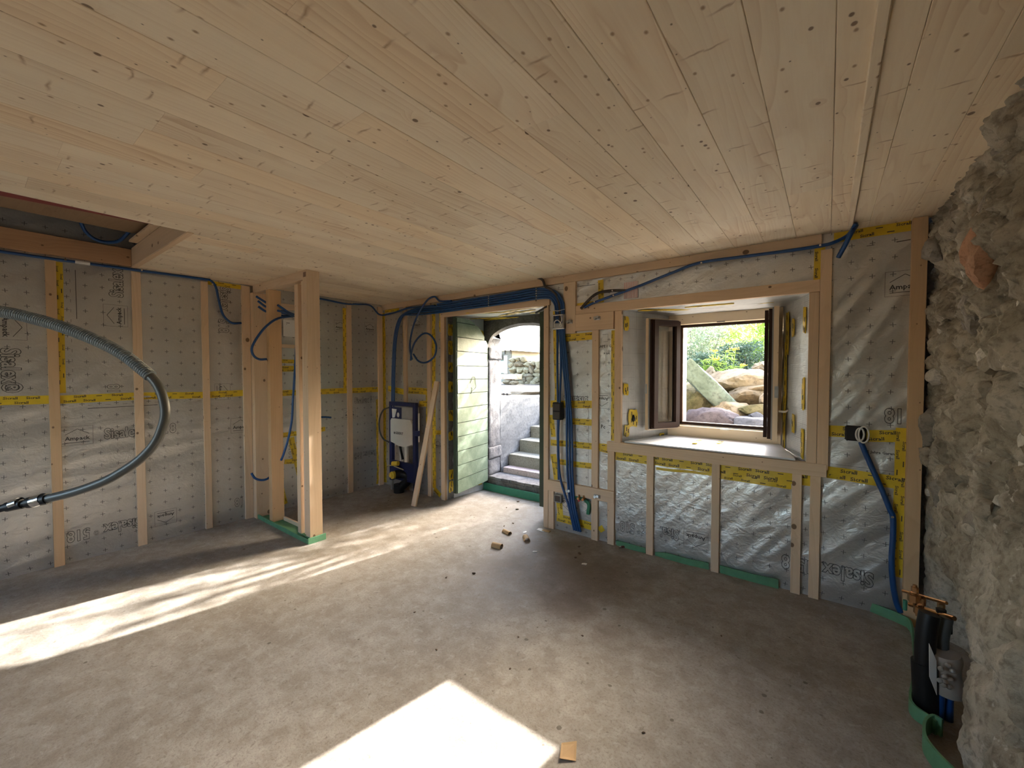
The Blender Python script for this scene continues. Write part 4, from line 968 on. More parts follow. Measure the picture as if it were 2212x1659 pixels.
lf = MB(); lf.prism([(cx0+.022, zt-.085), (cx0+.115, zt-.088), (cx0+.075, ztop+.01), (cx0+.03, ztop+.005)], 1, yf+.002, yf+.005); lf.build('leaflet', WHITEP, tf)
MB().sphere((cx0+.14, yf+.004, ztop+.045), (.024, .006, .03)).build('badge', WHITEP, tf, smooth=True)
lfp = MB().sphere((cx0+.06, yf-.0005, ztop+.14), (.018, .002, .022), 8); lfp.build('leaflet_mark', NAVY, tf)
tvs, tfs = text2d('GEBERIT', False); zt_ = (ztop+zbt)/2-.02; xt_ = (cx0+cx1)/2-.03
tb = MB(); tb.add([(xt_+x*.04, yf-.0135, zt_+y*.04) for x, y in tvs], tfs); tb.box(xt_-.10, xt_-.088, yf-.014, yf-.013, zt_-.012, zt_+.012).box(xt_-.084, xt_-.078, yf-.014, yf-.013, zt_-.012, zt_+.012)
tb.build('cistern_lettering', INK, co)
px_ = tz(872, 975)[0]; MB().tube([(px_, yf+.04, zbt-.01), (px_, yf+.04, zc+.0)], .026, 14, sub=1).build('flush_pipe', WHITE, tf, smooth=True)
MB().box(px_-.11, px_-.09, yf+.03, yf+.05, zc, zbt).tube([(px_-.13, yf+.03, zbt+.02), (px_-.06, yf+.03, zc)], .008, 8, sub=1).tube([(px_-.10, yf+.02, zbt), (px_-.035, yf+.02, zc+.02)], .012, 8, sub=1).build('linkage', WHITE, tf, smooth=True)
MB().tube([(px_-.07, yf+.0, zbt-.02), (px_-.03, yf+.01, zc+.03)], .014, 8, sub=1).build('valve_arm', BLACK, tf, smooth=True)
q_ = tz(862, 1000); MB().tube([(q_[0]-.03, yf-.07, q_[1]-.0), (q_[0]+.05, yf-.05, q_[1]+.01)], .028, 16, sub=1).build('inlet_cap', YELLOW, tf, smooth=True)
MB().tube([(q_[0]-.16, yf-.05, q_[1]-.045), (q_[0]-.02, yf-.06, q_[1]-.02)], .007, 8, sub=1).tube([(q_[0]-.02, yf-.06, q_[1]-.03), (q_[0]+.12, yf-.03, q_[1]-.06)], .006, 8, sub=1).build('tie_rod', plain('cream_rod', (.55, .5, .3), .5), tf, smooth=True)
q_ = tz(863, 1023); MB().tube([(q_[0]-.0, yf-.11, q_[1]), (q_[0]+.0, yf-.07, q_[1])], .045, 20, sub=1).sphere((q_[0]-.02, yf-.112, q_[1]), (.028, .02, .028)).build('outlet_cap', YELLOW, tf, smooth=True)
MB().tube([(q_[0]+.0, yf-.07, q_[1]), (q_[0]+.03, yf+.0, q_[1]), (q_[0]+.10, yf+.03, q_[1]-.01), (q_[0]+.10, yf+.04, q_[1]-.08), (q_[0]+.02, yf+.0, .06), (q_[0]+.01, yf-.01, 0)], .052, 16, rr=lambda t: .052).build('drain_bend', BLACK, tf, smooth=True)
MB().tube([(q_[0]+.0, yf-.01, .0), (q_[0]+.0, yf-.01, .10)], .062, 16, sub=1).build('drain_socket', BLACK, tf, smooth=True)
bx('side_panel', WHITE, (xr+.035, xr+.05, yf+.03, yf+.05, zbt+.05, zt-.12), tf, c=.004)
bx('side_bracket', NAVY, (xr+.0, xr+.075, yf-.004, yf+.03, ztop-.18, ztop-.12), tf, c=.002)
conduit(bl([(841, 880), (828, 886), (820, 905), (820, 930), (828, 948), (840, 955)], -.11), 'grey flexible hose looping left of the toilet frame', mat=GREYD, r=.010, name='cable')
# leaning batten
lb0, lb1 = F(894, 1094, .0), B(944, 825, -.07)
bt = MB(); d_ = (Vector(lb1)-Vector(lb0)); Ln = d_.length; bt.box(-.028, .028, -.014, .014, 0, Ln, c=.0015)
bo = bt.build('leaning_batten', W_Z, origin=(0, 0, 0)); bo.location = Vector(lb0)+Vector((0, 0, .004)); bo.rotation_euler = d_.to_track_quat('Z', 'Y').to_euler(); tag(bo, 'loose pine batten leaning against the wall between toilet frame and door', 'batten')
bo.rotation_mode = 'QUATERNION'; zax = d_.normalized(); xax = (Vector((1, .25, 0))-zax*zax.dot(Vector((1, .25, 0)))).normalized(); yax = zax.cross(xax)
bo.rotation_quaternion = Matrix((xax, yax, zax)).transposed().to_quaternion()

# ================================================================== DOOR
door = bpy.data.objects.new('door_1', None); COL.objects.link(door); door.location = (1.78, .6, .12); struct(door)
def leaf(hinge, near, flat_side, lbl, zb=.115, ztop=2.045, zh=1.77, face=1):
    hinge, near = Vector((*hinge, 0)), Vector((*near, 0)); W = (near-hinge).length; d = (near-hinge).normalized(); nrm = Vector((-d.y, d.x, 0))
    if nrm.x*face < 0: nrm = -nrm
    lf_ = bpy.data.objects.new('door_leaf', None); COL.objects.link(lf_); lf_.parent = door; lf_.location = hinge+Vector((0, 0, zb))-Vector(door.location); lf_['label'] = lbl
    def topz(s_):
        t = s_/W; return zh+(ztop-zh)*(math.sin(min(1, t*1.35)*PI/2))**.75
    def ext(poly, n0, n1, name, mat):
        m = MB(); K = len(poly)
        m.v = [tuple(hinge+d*s_+nrm*n0+Vector((0, 0, z))) for s_, z in poly]+[tuple(hinge+d*s_+nrm*n1+Vector((0, 0, z))) for s_, z in poly]
        m.f = [tuple(range(K)), tuple(range(2*K-1, K-1, -1))]+[(k, (k+1) % K, K+(k+1) % K, K+k) for k in range(K)]
        return m.build(name, mat, lf_)
    # backing
    S = [W*k/14 for k in range(15)]
    ext([(0, zb), (W, zb)]+[(s_, topz(s_)) for s_ in reversed(S)], -.04, .0, 'backing_panel', GREEND)
    z = zb+.004; r = random.Random(4)
    hs_ = [.150, .158, .156, .160, .150, .162, .158, .155, .150, .158, .152, .16, .155]
    for h in hs_:
        z1 = min(z+h-.007, ztop)
        if z >= ztop-.01: break
        lo, hi = .006, W-.0
        xs = [lo+(hi-lo)*k/16 for k in range(17)]; up = [(s_, min(z1, topz(s_)-.006)) for s_ in xs]; up = [q_ for q_ in up if q_[1] > z+.004]
        if len(up) >= 2:
            poly = [(up[0][0], z), (up[-1][0]+.004*r.uniform(-1, 1), z)]+list(reversed(up))
            b_ = ext(poly, .0, .020+.003*r.random(), 'board', GREEN)
        z += h
    return lf_
l1 = leaf((1.240, .585), (1.345, -.045), 1, 'left door leaf of weathered green horizontal boards, sunlit')
l2 = leaf((2.295, .575), (2.335, .16), 1, 'right door leaf seen edge-on, dark green', face=-1)
# stile at the free edge and hinge straps
for (h_, n_2, f_) in (((1.240, .585), (1.345, -.045), 1), ((2.295, .575), (2.335, .16), -1)):
    h2, n2 = Vector((*h_, 0)), Vector((*n_2, 0)); d2 = (n2-h2).normalized()
    m = MB(); m.tube([n2+Vector((0, 0, .12))+d2*.0, n2+Vector((0, 0, 2.03))], .020 if f_ == 1 else .034, 4, sub=1); m.build('edge_stile', GREEND, door)
    m = MB(); m.tube([h2+Vector((.0, .0, .12)), h2+Vector((0, 0, 1.76))], .016, 8, sub=1); m.build('hinge_post', plain('dark_frame', (.05, .045, .04), .7), door)
hw_, nw_ = Vector((1.240, .585, 0)), Vector((1.345, -.045, 0))
def onleaf(s_, z): q_ = hw_.lerp(nw_, s_); return q_+Vector((.026, .004, z))
sc_ = [(.62, 1.32), (.56, 1.38), (.48, 1.39), (.45, 1.33), (.44, 1.27), (.55, 1.23), (.60, 1.20), (.56, 1.25), (.59, 1.27)]
MB().tube([onleaf(a, b) for a, b in sc_], .0022, 6).build('chalk_scribble', INKG, l1)

# green foam across the threshold
ribbon([(1.06, .585), (1.4, .572), (1.8, .570), (2.3, .575), (2.42, .58)], 0, .085, .02, 'foam_edge_strip', FOAMD, 'dark green foam strip lying across the door threshold', sub=4)

# ================================================================== WINDOW
win = bpy.data.objects.new('window_1', None); COL.objects.link(win); win.location = (3.87, .42, .9); struct(win)
def wn(name, m, dims, c=.002, parent=None, label=None): return bx(name, m, dims, parent or win, c=c, label=label)
ox0, ox1, oz0, oz1 = 3.545, 4.215, 1.005, 1.845
wn('frame_rail', W_WIN_X, (vx0, vx1, WY, WY+.06, .888, oz0-.017)); wn('frame_rail', W_WIN_X, (vx0, vx1, WY, WY+.06, oz1, 1.925))
wn('frame_post', W_WIN_Z, (vx0, ox0, WY, WY+.06, oz0-.017, oz1)); wn('frame_post', W_WIN_Z, (ox1, vx1, WY, WY+.06, oz0-.017, oz1))
wn('outer_frame', BROWN, (ox0-.03, ox1+.03, WY+.06, WY+.10, oz1-.022, oz1+.04)); wn('outer_frame', BROWN, (ox0-.03, ox1+.03, WY+.06, WY+.10, oz0-.05, oz0+.014))
wn('outer_frame', BROWN, (ox0-.03, ox0+.022, WY+.06, WY+.10, oz0, oz1)); wn('outer_frame', BROWN, (ox1-.022, ox1+.03, WY+.06, WY+.10, oz0, oz1))
wn('sill_track', STEEL, (ox0, ox1, WY+.05, WY+.0595, oz0-.017, oz0-.010), c=.001); wn('strike_plate', STEEL, (3.87, 3.94, WY-.002, WY+.02, oz0-.026, oz0-.015), c=.001); wn('strike_plate', BLK2, (3.84, 3.90, WY-.002, WY+.02, oz1-.001, oz1+.005), c=.001)
def sash(hinge, near, zb, zt_s, flip, lbl):
    h2, n2 = Vector((*hinge, 0)), Vector((*near, 0)); W = (n2-h2).length; d = (n2-h2).normalized(); nr = Vector((-d.y, d.x, 0))*flip   # nr points to the sash's outdoor side
    s_o = bpy.data.objects.new('sash', None); COL.objects.link(s_o); s_o.parent = win; s_o.location = h2+Vector((0, 0, zb))-Vector(win.location); s_o['label'] = lbl
    def bar(s0, s1, z0, z1, n0, n1, name, mat, lab=None):
        m = MB(); vs = [h2+d*s_+nr*n_+Vector((0, 0, z)) for s_ in (s0, s1) for n_ in (n0, n1) for z in (z0, z1)]
        m.add(vs, [(0,1,3,2),(4,6,7,5),(0,4,5,1),(2,3,7,6),(0,2,6,4),(1,5,7,3)])
        return m.build(name, mat, s_o, label=lab)
    fw = .062
    for (a, b, c, e) in ((0, fw, zb, zt_s), (W-fw, W, zb, zt_s), (fw, W-fw, zb, zb+fw), (fw, W-fw, zt_s-fw, zt_s)):
        hor = (b-a) > (e-c)
        bar(a, b, c, e, -.026, .004, 'inner_rail' if hor else 'inner_stile', W_WIN_X if hor else W_WIN_Z)
        i_ = .012
        a2, b2 = (a+(i_ if a == 0 else 0), b-(i_ if b == W else 0)); c2, e2 = (c+(i_ if c == zb else 0), e-(i_ if e == zt_s else 0))
        bar(a2, b2, c2, e2, .013, .034, 'outer_rail' if hor else 'outer_stile', BROWN)
        bar(a2+.009*(a == 0), b2-.009*(b == W), c2+.009*(c == zb), e2-.009*(e == zt_s), .036, .058, 'cover_profile', BROWN)
    bar(.006, W-.006, zb+.006, zb+fw-.004, .004, .013, 'gasket', GREYP); bar(.006, W-.006, zt_s-fw+.004, zt_s-.006, .004, .013, 'gasket', GREYP)
    bar(.006, fw-.004, zb+.05, zt_s-.05, .004, .013, 'gasket', GREYP); bar(W-fw+.004, W-.004, zb+.05, zt_s-.05, .004, .013, 'gasket', GREYP)
    bar(fw-.006, W-fw+.006, zb+fw-.006, zt_s-fw+.006, .030, .034, 'pane', GLASS)
    bar(fw-.006, W-fw+.006, zb+fw-.006, zt_s-fw+.006, -.012, -.008, 'pane', GLASS)
    bar(W, W+.002, zb+.30, zb+.38, -.03, -.006, 'lock_keep', STEEL)
    return s_o, h2, d, nr, W
sL, *_a = sash((3.535, .40), (3.380, .125),   .965, 1.885, 1, 'left window sash swung open into the room, brown outside')
sR, h2, d, nr, W = sash((4.235, .395), (4.262, .10), .965, 1.893, -1, 'right window sash swung open and seen edge-on')
q_ = h2+d*(W-.03)-nr*.034
MB().tube([q_+Vector((.0, 0, 1.17)), q_+Vector((.035, 0, 1.17)), q_+Vector((.04, .05, 1.172)), q_+Vector((.042, .11, 1.17))], .007, 8, sub=2).build('handle', WHITE, sR, smooth=True)
sbm = MB(); sbm.v = [(x_, y_, z_+dz2) for dz2 in (0, .011) for (x_, y_, z_) in ((3.25, -.036, .871), (4.40, -.036, .871), (4.285, .392, .893), (3.47, .392, .893))]
sbm.f = [(3, 2, 1, 0), (4, 5, 6, 7), (0, 1, 5, 4), (1, 2, 6, 5), (2, 3, 7, 6), (3, 0, 4, 7)]
tag(sbm.build('sill_board', plain('pale_grey_board', (.66, .68, .70), .45, var=.08)), 'pale grey board lying on the window sill, sunlit', 'board')

# ================================================================== FLOOR EDGE FOAM, RIGHT CORNER PIPES
g2 = 'green foam strips along the foot of the back wall'
ribbon([(3.18, -.012), (3.3, -.02), (3.425, -.015)], 0, .045, .008, 'foam_edge_strip', FOAM, 'green foam strip at the wall foot left of the first stud under the window', lean=-.2)
ribbon([(3.50, -.010), (3.6, -.02), (3.75, -.024), (3.89, -.012)], 0, .055, .008, 'foam_edge_strip', FOAM, 'green foam strip at the wall foot below the upside down logo', lean=-.2, zf=lambda t: .4+.6*math.sin(min(1, t*1.3+.1)*PI*.6))
ribbon([(3.965, -.012), (4.1, -.02), (4.32, -.022)], 0, .06, .008, 'foam_edge_strip', FOAM, 'green foam strip at the wall foot in the middle bay under the window', lean=-.2)
e1 = [F(1805, 1296, .01), F(1850, 1306, .01), F(1900, 1325, .01), F(1940, 1342, .01), F(1966, 1358, .01), F(1973, 1395, .01), F(1975, 1440, .01)]
ribbon([(a.x, a.y) for a in e1], 0, .055, .008, 'foam_edge_strip', FOAM, 'green foam strip curving round the corner at the foot of the last foil bay', lean=0)
e2 = [F(1975, 1440, .0), F(1972, 1490, .0), F(1965, 1530, .0), F(1975, 1552, .0), F(2003, 1572, .0), F(2022, 1588, .0)]
e3 = [F(2035, 1592, .0), F(2015, 1580, .0), F(1998, 1592, .0), F(1996, 1620, .0), F(2010, 1648, .0), F(2040, 1685, .0), F(2075, 1720, 0)]
ribbon([(a.x, a.y) for a in e2], 0, .062, .008, 'foam_edge_strip', FOAM, 'wavy green foam strip round the foot of the black waste pipe')
ribbon([(a.x, a.y) for a in e3], 0, .075, .009, 'foam_edge_strip', FOAM, 'green foam strip bulging out nearest the camera at the rubble wall')
bp_ = F(2000, 1530, .02); bt_ = None
wp = thing('waste_pipe', 'thick black waste pipe standing at the foot of the rubble wall', 'pipe', (bp_.x, bp_.y, 0))
def at_depth(px, py, dd): return D(px, py, dd)
dz_ = depth((bp_.x+.0, bp_.y, .2))
MB().tube([D(2003, 1560, dz_), D(1997, 1430, dz_)], .043, 22, sub=1).build('pipe_socket', BLACK, wp, smooth=True)
MB().tube([D(1997, 1440, dz_), D(1998, 1400, dz_), D(2003, 1352, dz_), D(2008, 1325, dz_)], .034, 20, sub=4).build('pipe_body', BLACK, wp, smooth=True)
d3 = dz_-.03
for k, (a, b, m_, lb) in enumerate((((2033, 1490), (2022, 1620), BLUE, 'left thick blue pipe below the bubble wrap'), ((2050, 1492), (2046, 1645), BLUE, 'right thick blue pipe below the bubble wrap'))):
    conduit([D(a[0], a[1]-20, d3), D((a[0]+b[0])/2, (a[1]+b[1])/2, d3), D(b[0], b[1], d3)], lb+' at the rubble wall', r=.016, mat=m_, name='conduit')
conduit([D(2045, 1335, dz_), D(2036, 1380, dz_), D(2036, 1430, dz_)], 'grey blue sleeved pipe rising beside the black waste pipe', r=.022, mat=GREYD, name='conduit')
conduit([D(2030, 1340, dz_+.05), D(2022, 1380, dz_+.05), D(2020, 1440, dz_+.05)], 'slim grey pipe behind the sleeved pipe at the rubble wall', r=.014, mat=GREYH, name='conduit')
bw = MB(); c_ = D(2046, 1455, dz_-.03)
bw.tube([D(2042, 1410, d3), D(2045, 1430, d3), D(2047, 1465, d3), D(2046, 1497, d3)], .048, 20, sub=5, rr=lambda t: .046+.004*math.sin(t*9))
BUB = plain('dusty_bubble_wrap', (.34, .29, .24), .35)
bo_ = tag(bw.build('bubble_wrap', BUB, smooth=True), 'collar of white bubble wrap round the pipes at the rubble wall', 'wrap')
for (a, b) in ((2032, 1445), (2047, 1437), (2058, 1450), (2040, 1462), (2053, 1468), (2038, 1480), (2050, 1484), (2030, 1470)): 
    q_ = D(a, b, d3-.045); MB().sphere(q_, (.010, .006, .010), 10).build('bubble', BUB, bo_, smooth=True)
cd = MB(); P4 = [D(2007, 1390, dz_-.05), D(2023, 1427, dz_-.05), D(2024, 1502, dz_-.05), D(2008, 1462, dz_-.05)]
cd.v = [tuple(q_) for q_ in P4]+[tuple(q_+FWD*.0015) for q_ in P4]; cd.f = [(0, 1, 2, 3), (7, 6, 5, 4), (0, 4, 5, 1), (1, 5, 6, 2), (2, 6, 7, 3), (3, 7, 4, 0)]
tag(cd.build('white_card', WHITEP), 'narrow white card tucked between black pipe and bubble wrap', 'card')
conduit([D(2018, 1572, d3-.04), D(2030, 1590, d3-.045), D(2038, 1602, d3-.045), D(2047, 1610, d3-.04)], 'thin white string hanging on the blue pipes by the rubble wall', r=.0012, mat=WHITE, name='cable', n=5)
conduit([D(2024, 1564, d3-.03), D(2040, 1577, d3-.035), D(2054, 1588, d3-.03)], 'clear cable tie round the blue pipes by the rubble wall', r=.003, mat=WHITE, name='cable', n=6)
mf = thing('brass_manifold', 'copper and brass manifold bars fixed low on the rubble wall', 'manifold', D(2010, 1310, dz_))
dm = dz_+.05
for a, b, r_ in (((1950, 1276), (2045, 1303), .007), ((1965, 1305), (2062, 1336), .010)):
    MB().tube([D(*a, dm+.12), D((a[0]+b[0])/2, (a[1]+b[1])/2, dm+.03), D(*b, dm-.06)], r_, 12, sub=3).build('bar', BRASS, mf, smooth=True)
for (a, b, r_) in ((1973, 1292, .020), (1976, 1276, .013), (1984, 1318, .017), (2033, 1312, .013), (2045, 1343, .014), (1992, 1300, .012)):
    q_ = D(a, b, dm+.02); MB().tube([q_+Vector((0, 0, -.014)), q_+Vector((0, 0, .016))], r_, 6, sub=1).tube([q_+Vector((0, 0, -.026)), q_+Vector((0, 0, .026))], r_*.6, 12, sub=1).build('brass_nut', BRASS, mf, smooth=False)
for (a, b) in ((2033, 1322), (2046, 1356)):
    q_ = D(a, b, dm+.0); MB().tube([q_+Vector((0, 0, -.02)), q_+Vector((0, 0, .012))], .017, 12, sub=1).build('black_cap', BLACK, mf, smooth=True)
q_ = D(1955, 1308, dm+.10); MB().tube([q_+Vector((0, 0, -.02)), q_+Vector((0, 0, .025))], .008, 10, sub=1).build('valve_handle', FOAMD, mf, smooth=True)

# ================================================================== FLOOR DEBRIS
def halfpipe(c, ang, ln, r, label, curl=PI*1.15, th=.0016, mat=CARD):
    m = MB(); K = 12
    for i in range(2):
        for j in range(K+1):
            t = -curl/2+curl*j/K
            for rr3 in (r, r-th): m.v.append((-ln/2+ln*i, math.sin(t)*rr3, r-0*rr3+ -math.cos(t)*rr3*-1 if False else r*.55+math.cos(t)*rr3))
    for j in range(K):
        a = 2*j; b2 = 2*(K+1)+2*j
        m.f += [(a, a+2, b2+2, b2), (a+1, b2+1, b2+3, a+3), (a, a+1, a+3, a+2), (b2, b2+2, b2+3, b2+1)]
    o = m.build('cardboard_curl', mat, origin=(0, 0, 0), smooth=True); zmin = min(v.co.z for v in o.data.vertices)
    o.location = (c.x, c.y, -zmin+.0005); o.rotation_euler = (0, 0, ang); return tag(o, label, 'cardboard')
halfpipe(F(1074, 1182), .15, .085, .028, 'curled piece of cardboard tube on the floor, leftmost of three')
halfpipe(F(1095, 1152), -.25, .09, .022, 'curled piece of cardboard tube on the floor nearest the doorway')
halfpipe(F(1137, 1166), -.75, .085, .026, 'curled piece of cardboard tube on the floor, rightmost of three')
cbd = MB(); c_ = [F(1213, 1606), F(1246, 1605), F(1244, 1645), F(1209, 1643)]
cbd.v = [(q_.x, q_.y, .0008+.006*(k % 2)) for k, q_ in enumerate(c_)]+[(q_.x, q_.y, .0025+.006*(k % 2)) for k, q_ in enumerate(c_)]; cbd.f = [(3, 2, 1, 0), (4, 5, 6, 7), (0, 1, 5, 4), (1, 2, 6, 5), (2, 3, 7, 6), (3, 0, 4, 7)]
tag(cbd.build('cardboard_piece', CARD), 'small square of brown cardboard on the floor in the foreground', 'cardboard')
def scrap(px, py, r, seed, mat, label, name='paper_scrap', cat='scrap', flat=.18, group=None):
    q_ = F(px, py); o = rock((q_.x, q_.y, r*flat*.8), (r, r*.6, r*flat), seed, mat, name, rot=(0, 0, seed*1.3), sub=2, rough=.5); return tag(o, label, cat, group)
scrap(1155, 1192, .022, 3, WHITEP, 'curl of white paper right of the three cardboard curls')
scrap(1262, 1219, .024, 5, WHITEP, 'crumpled pale paper scrap on the damp floor stain')
scrap(1134, 1150, .03, 6, WHITEP, 'white paper scrap between cardboard curls and wall', flat=.1); scrap(1168, 1145, .05, 7, WHITEP, 'flat white plastic scrap at the foot of the wall corner', flat=.05)
q_ = F(1183, 1147); tag(bx('wood_chip', CARD, (q_.x-.045, q_.x+.03, q_.y-.03, q_.y+.01, 0, .006), c=.001), 'flat brown wood chip at the foot of the stud beside the door', 'wood chip')
DARKW = plain('dark_wood_chip', (.10, .06, .03), .8)
dk = [(1119, 1084), (1094, 1097), (1117, 1101), (1089, 1137), (1108, 1131), (1251, 1182), (1252, 1197), (1243, 1205), (964, 1248), (1024, 1239), (1102, 1445), (943, 1404), (896, 1323), (1120, 1377), (1390, 1583), (1558, 1374), (1258, 1374)]
dkl = ['nearest the door threshold', 'just inside the doorway, leftmost of four', 'just inside the doorway, middle of four', 'left of the cardboard curls', 'between doorway and cardboard curls', 'farthest in the damp stain', 'middle of three in the damp stain', 'nearest of three in the damp stain',
       'between the two sun patches, farther left', 'between the two sun patches, farther right', 'right of the window sun patch', 'above the window sun patch', 'halfway between sun strip and sun patch', 'in the middle of the open floor', 'right of the cardboard square', 'on the pale floor below the last foil bays', 'below the damp stain']
for k, (a, b) in enumerate(dk):
    scrap(a, b, random.Random(k).uniform(.010, .020) if b < 1300 else .008, 30+k, DARKW, 'dark chip of debris on the floor, '+dkl[k], 'debris_chip', 'debris', .35, 'dark chips scattered on the floor')
q_ = F(1347, 1183); kn = thing('hand_tool', 'small dark red handled tool with steel tip on the floor by the wall', 'tool', (q_.x, q_.y, 0))
ang = .95; dd = Vector((math.cos(ang), math.sin(ang), 0))
MB().tube([q_+dd*.035+Vector((0, 0, .009)), q_-dd*.025+Vector((0, 0, .009))], .009, 8, sub=1).build('handle', plain('dark_red', (.10, .02, .015), .4), kn, smooth=True)
MB().tube([q_-dd*.025+Vector((0, 0, .009)), q_-dd*.045+Vector((0, 0, .008))], .009, 8, sub=1).build('tip', CHROME, kn, smooth=True)

# ================================================================== OUTSIDE, DOOR SIDE
stp = thing('outdoor_steps', 'concrete steps climbing outside the arched doorway', 'steps', (1.9, 1.5, .17))
SX0, SX1 = 1.25, 2.75
zy = [(.86, .13, .235, STEPP), (1.00, .235, .378, STEPC), (1.24, .378, .535, STEPC), (1.50, .535, .69, STEPC), (1.75, .69, .84, STEPC), (2.0, .84, .98, STEPC), (2.25, .98, 1.09, STEPC)]
for k, (y0, z0, z1, m_) in enumerate(zy):
    y1 = zy[k+1][0]+.02 if k+1 < len(zy) else 3.2
    o = bx('step', m_, (SX0+(.03 if k == 0 else -.02 if k == 99 else .012), SX1, y0, y1+.1, z0-.02 if k else z0+.012, z1), stp, c=.004)
    if k == 0: o['label'] = 'pinkish lowest step slab'
bx('red_underlay', RED, (1.285, SX1, .866, 1.0, .133, .147), stp)
bx('landing', PLAST, (1.262, SX1, .865, 1.05, .02, .134), stp)
struct(bx('trim_1', PLAST, (SX1, 2.95, .85, 3.4, -.1, 1.02)))
rw = MB(); nyy, nzz = 40, 24
rw.box(.95, 1.235, .851, 4.5, -.1, 1.075)
for j in range(nzz+1):
    for i in range(nyy+1):
        y = .852+3.4*i/nyy; z = .1+.985*j/nzz; low = z < (.30+(y-.86)*.62); am = .018 if low else .004
        rw.v.append((1.243+(.010 if low else 0)+am*noise.noise(Vector((y*14, z*14, 2))), y, z))
o0 = 8
rw.f += [(o0+j*(nyy+1)+i, o0+j*(nyy+1)+i+1, o0+(j+1)*(nyy+1)+i+1, o0+(j+1)*(nyy+1)+i) for j in range(nzz) for i in range(nyy)]
rwo = rw.build('retaining_wall', PLAST); tag(rwo, 'rendered retaining wall left of the outdoor steps, streaked with sun', 'wall')
def ground(name, x0, x1, y0, y1, f, mat, n=40):
    m = MB()
    for j in range(n+1):
        for i in range(n+1):
            x, y = x0+(x1-x0)*i/n, y0+(y1-y0)*j/n; m.v.append((x, y, f(x, y)+.03*noise.noise(Vector((x*1.5, y*1.5, 0)))+.012*noise.noise(Vector((x*6, y*6, 0)))))
    m.f = [(j*(n+1)+i, j*(n+1)+i+1, (j+1)*(n+1)+i+1, (j+1)*(n+1)+i) for j in range(n) for i in range(n)]
    return struct(m.build(name, mat, smooth=True))
ground('ground_1', -14, 1.23, .86, 3.2, lambda x, y: 1.04, SOIL)
ground('ground_2', -14, 16, 3.15, 24, lambda x, y: 1.04+.01*(y-3)+.25*sm(2.2, 5, x)*sm(3, 6, y), SOIL, 80)
ground('ground_4', -14, 20, -30, YF-.29, lambda x, y: -.1-.03*(YF-y)*0, SAND, 30)  # unseen ground, added pale to bounce sunlight in through the rear opening
ground('ground_3', 2.93, 16, .86, 3.2, lambda x, y: .72+.42*sm(.9, 3.1, y), SOIL)
# sand heap and small dark things on top of the retaining wall
sh = rock(B(1135, 852, 3.2), (.75, .4, .16), 8, SAND, 'sand_heap', rot=(0, 0, .2), sub=4, rough=.3); sh['kind'] = 'stuff'; tag(sh, 'low heap of pale sand beyond the retaining wall', 'sand')
q_ = B(1090, 859, 1.6); bd = thing('small_crate', 'small black and white open crate lying on the retaining wall', 'crate', q_)
MB().box(q_.x-.10, q_.x+.10, 1.55, 1.68, 1.085, 1.10, c=.002).build('base', WHITEP, bd)
for k in range(3): MB().box(q_.x-.09+.065*k, q_.x-.045+.065*k, 1.57, 1.66, 1.10, 1.135, c=.008).build('black_lump', BLACK, bd)
# stone field wall
fw = thing('field_wall', 'dry ochre stone wall beyond the steps, seen through the doorway', 'wall', (-2, 7.4, 1.05))
fwx0, fwx1 = B(1104, 800, 7.4).x, B(1185, 800, 7.4).x+.4
rf = random.Random(9); z = 1.0; row = 0
cnt = 0
while z < 1.80:
    x = fwx0; hh = rf.uniform(.12, .19)
    while x < fwx1+.8:
        ww = rf.uniform(.16, .36)
        if z+hh < 1.92+.05*math.sin(x*3) :
            rock((x+ww/2, 7.4+rf.uniform(-.05, .04), z+hh/2+rf.uniform(-.035, .035)), (ww*.60, .16, hh*rf.uniform(.5, .85)), 200+cnt, WSTONE if cnt % 4 else BOUL[0], 'stone', fw, rot=(0, rf.uniform(-.15, .15), 0), sub=2, rough=.3, power=.75); cnt += 1
        x += ww
    z += hh*.95
bx('wall_core', SOIL, (fwx0+.05, fwx1+.9, 7.44, 7.7, .9, 1.80), fw)
# shed
hx0, hx1 = B(1040, 780, 8.6).x, B(1106, 780, 8.6).x; zs0 = B(1100, 806, 8.6).z-.1; zs1 = B(1104, 757, 8.6).z
sd_ = thing('garden_shed', 'cream timber shed with white roof edge left of the field wall', 'shed', ((hx0+hx1)/2, 9, 1.1))
SHED = plain('cream_paint', (.17, .155, .115), .7)
bx('shed_body', SHED, (hx0, hx1, 8.6, 10.4, 1.0, zs1), sd_); 
rfm = MB(); rfm.prism([(hx0-.3, zs1+.22), (hx1+.28, zs1-.02), (hx1+.28, zs1+.05), (hx0-.3, zs1+.30)], 1, 8.35, 10.6); rfm.build('shed_roof', plain('pale_roof_edge', (.30, .28, .25), .6), sd_)
for k in range(14): bx('cladding_slat', SHED, (hx1-.33, hx1-.02, 8.575, 8.6, zs0+.12+.055*k, zs0+.155+.055*k), sd_)
xw = B(1093.5, 780, 8.6).x; bx('white_downpipe', WHITEP, (xw-.07, xw+.07, 8.54, 8.6, zs0+.08, zs1-.18), sd_, c=.01)
xb = B(1080, 770, 8.5).x; MB().sphere((xb, 8.5, B(1080, 770, 8.5).z), (.10, .05, .13), 12).build('black_reel', BLACK, sd_, smooth=True)
bx('teal_board', plain('teal_paint', (.30, .52, .50), .6), (xb-.16, xb+.18, 8.56, 8.6, zs0+.1, B(1080, 778, 8.5).z-.02), sd_)
for (a, b) in ((1090, 760), (1102, 759)): q_ = B(a, b, 8.55); bx('shed_hinge', BLK2, (q_.x-.02, q_.x+.02, 8.55, 8.6, q_.z-.08, q_.z+.06), sd_)
q0, q1 = B(1082, 814, 6.6), B(1117, 816, 6.6)
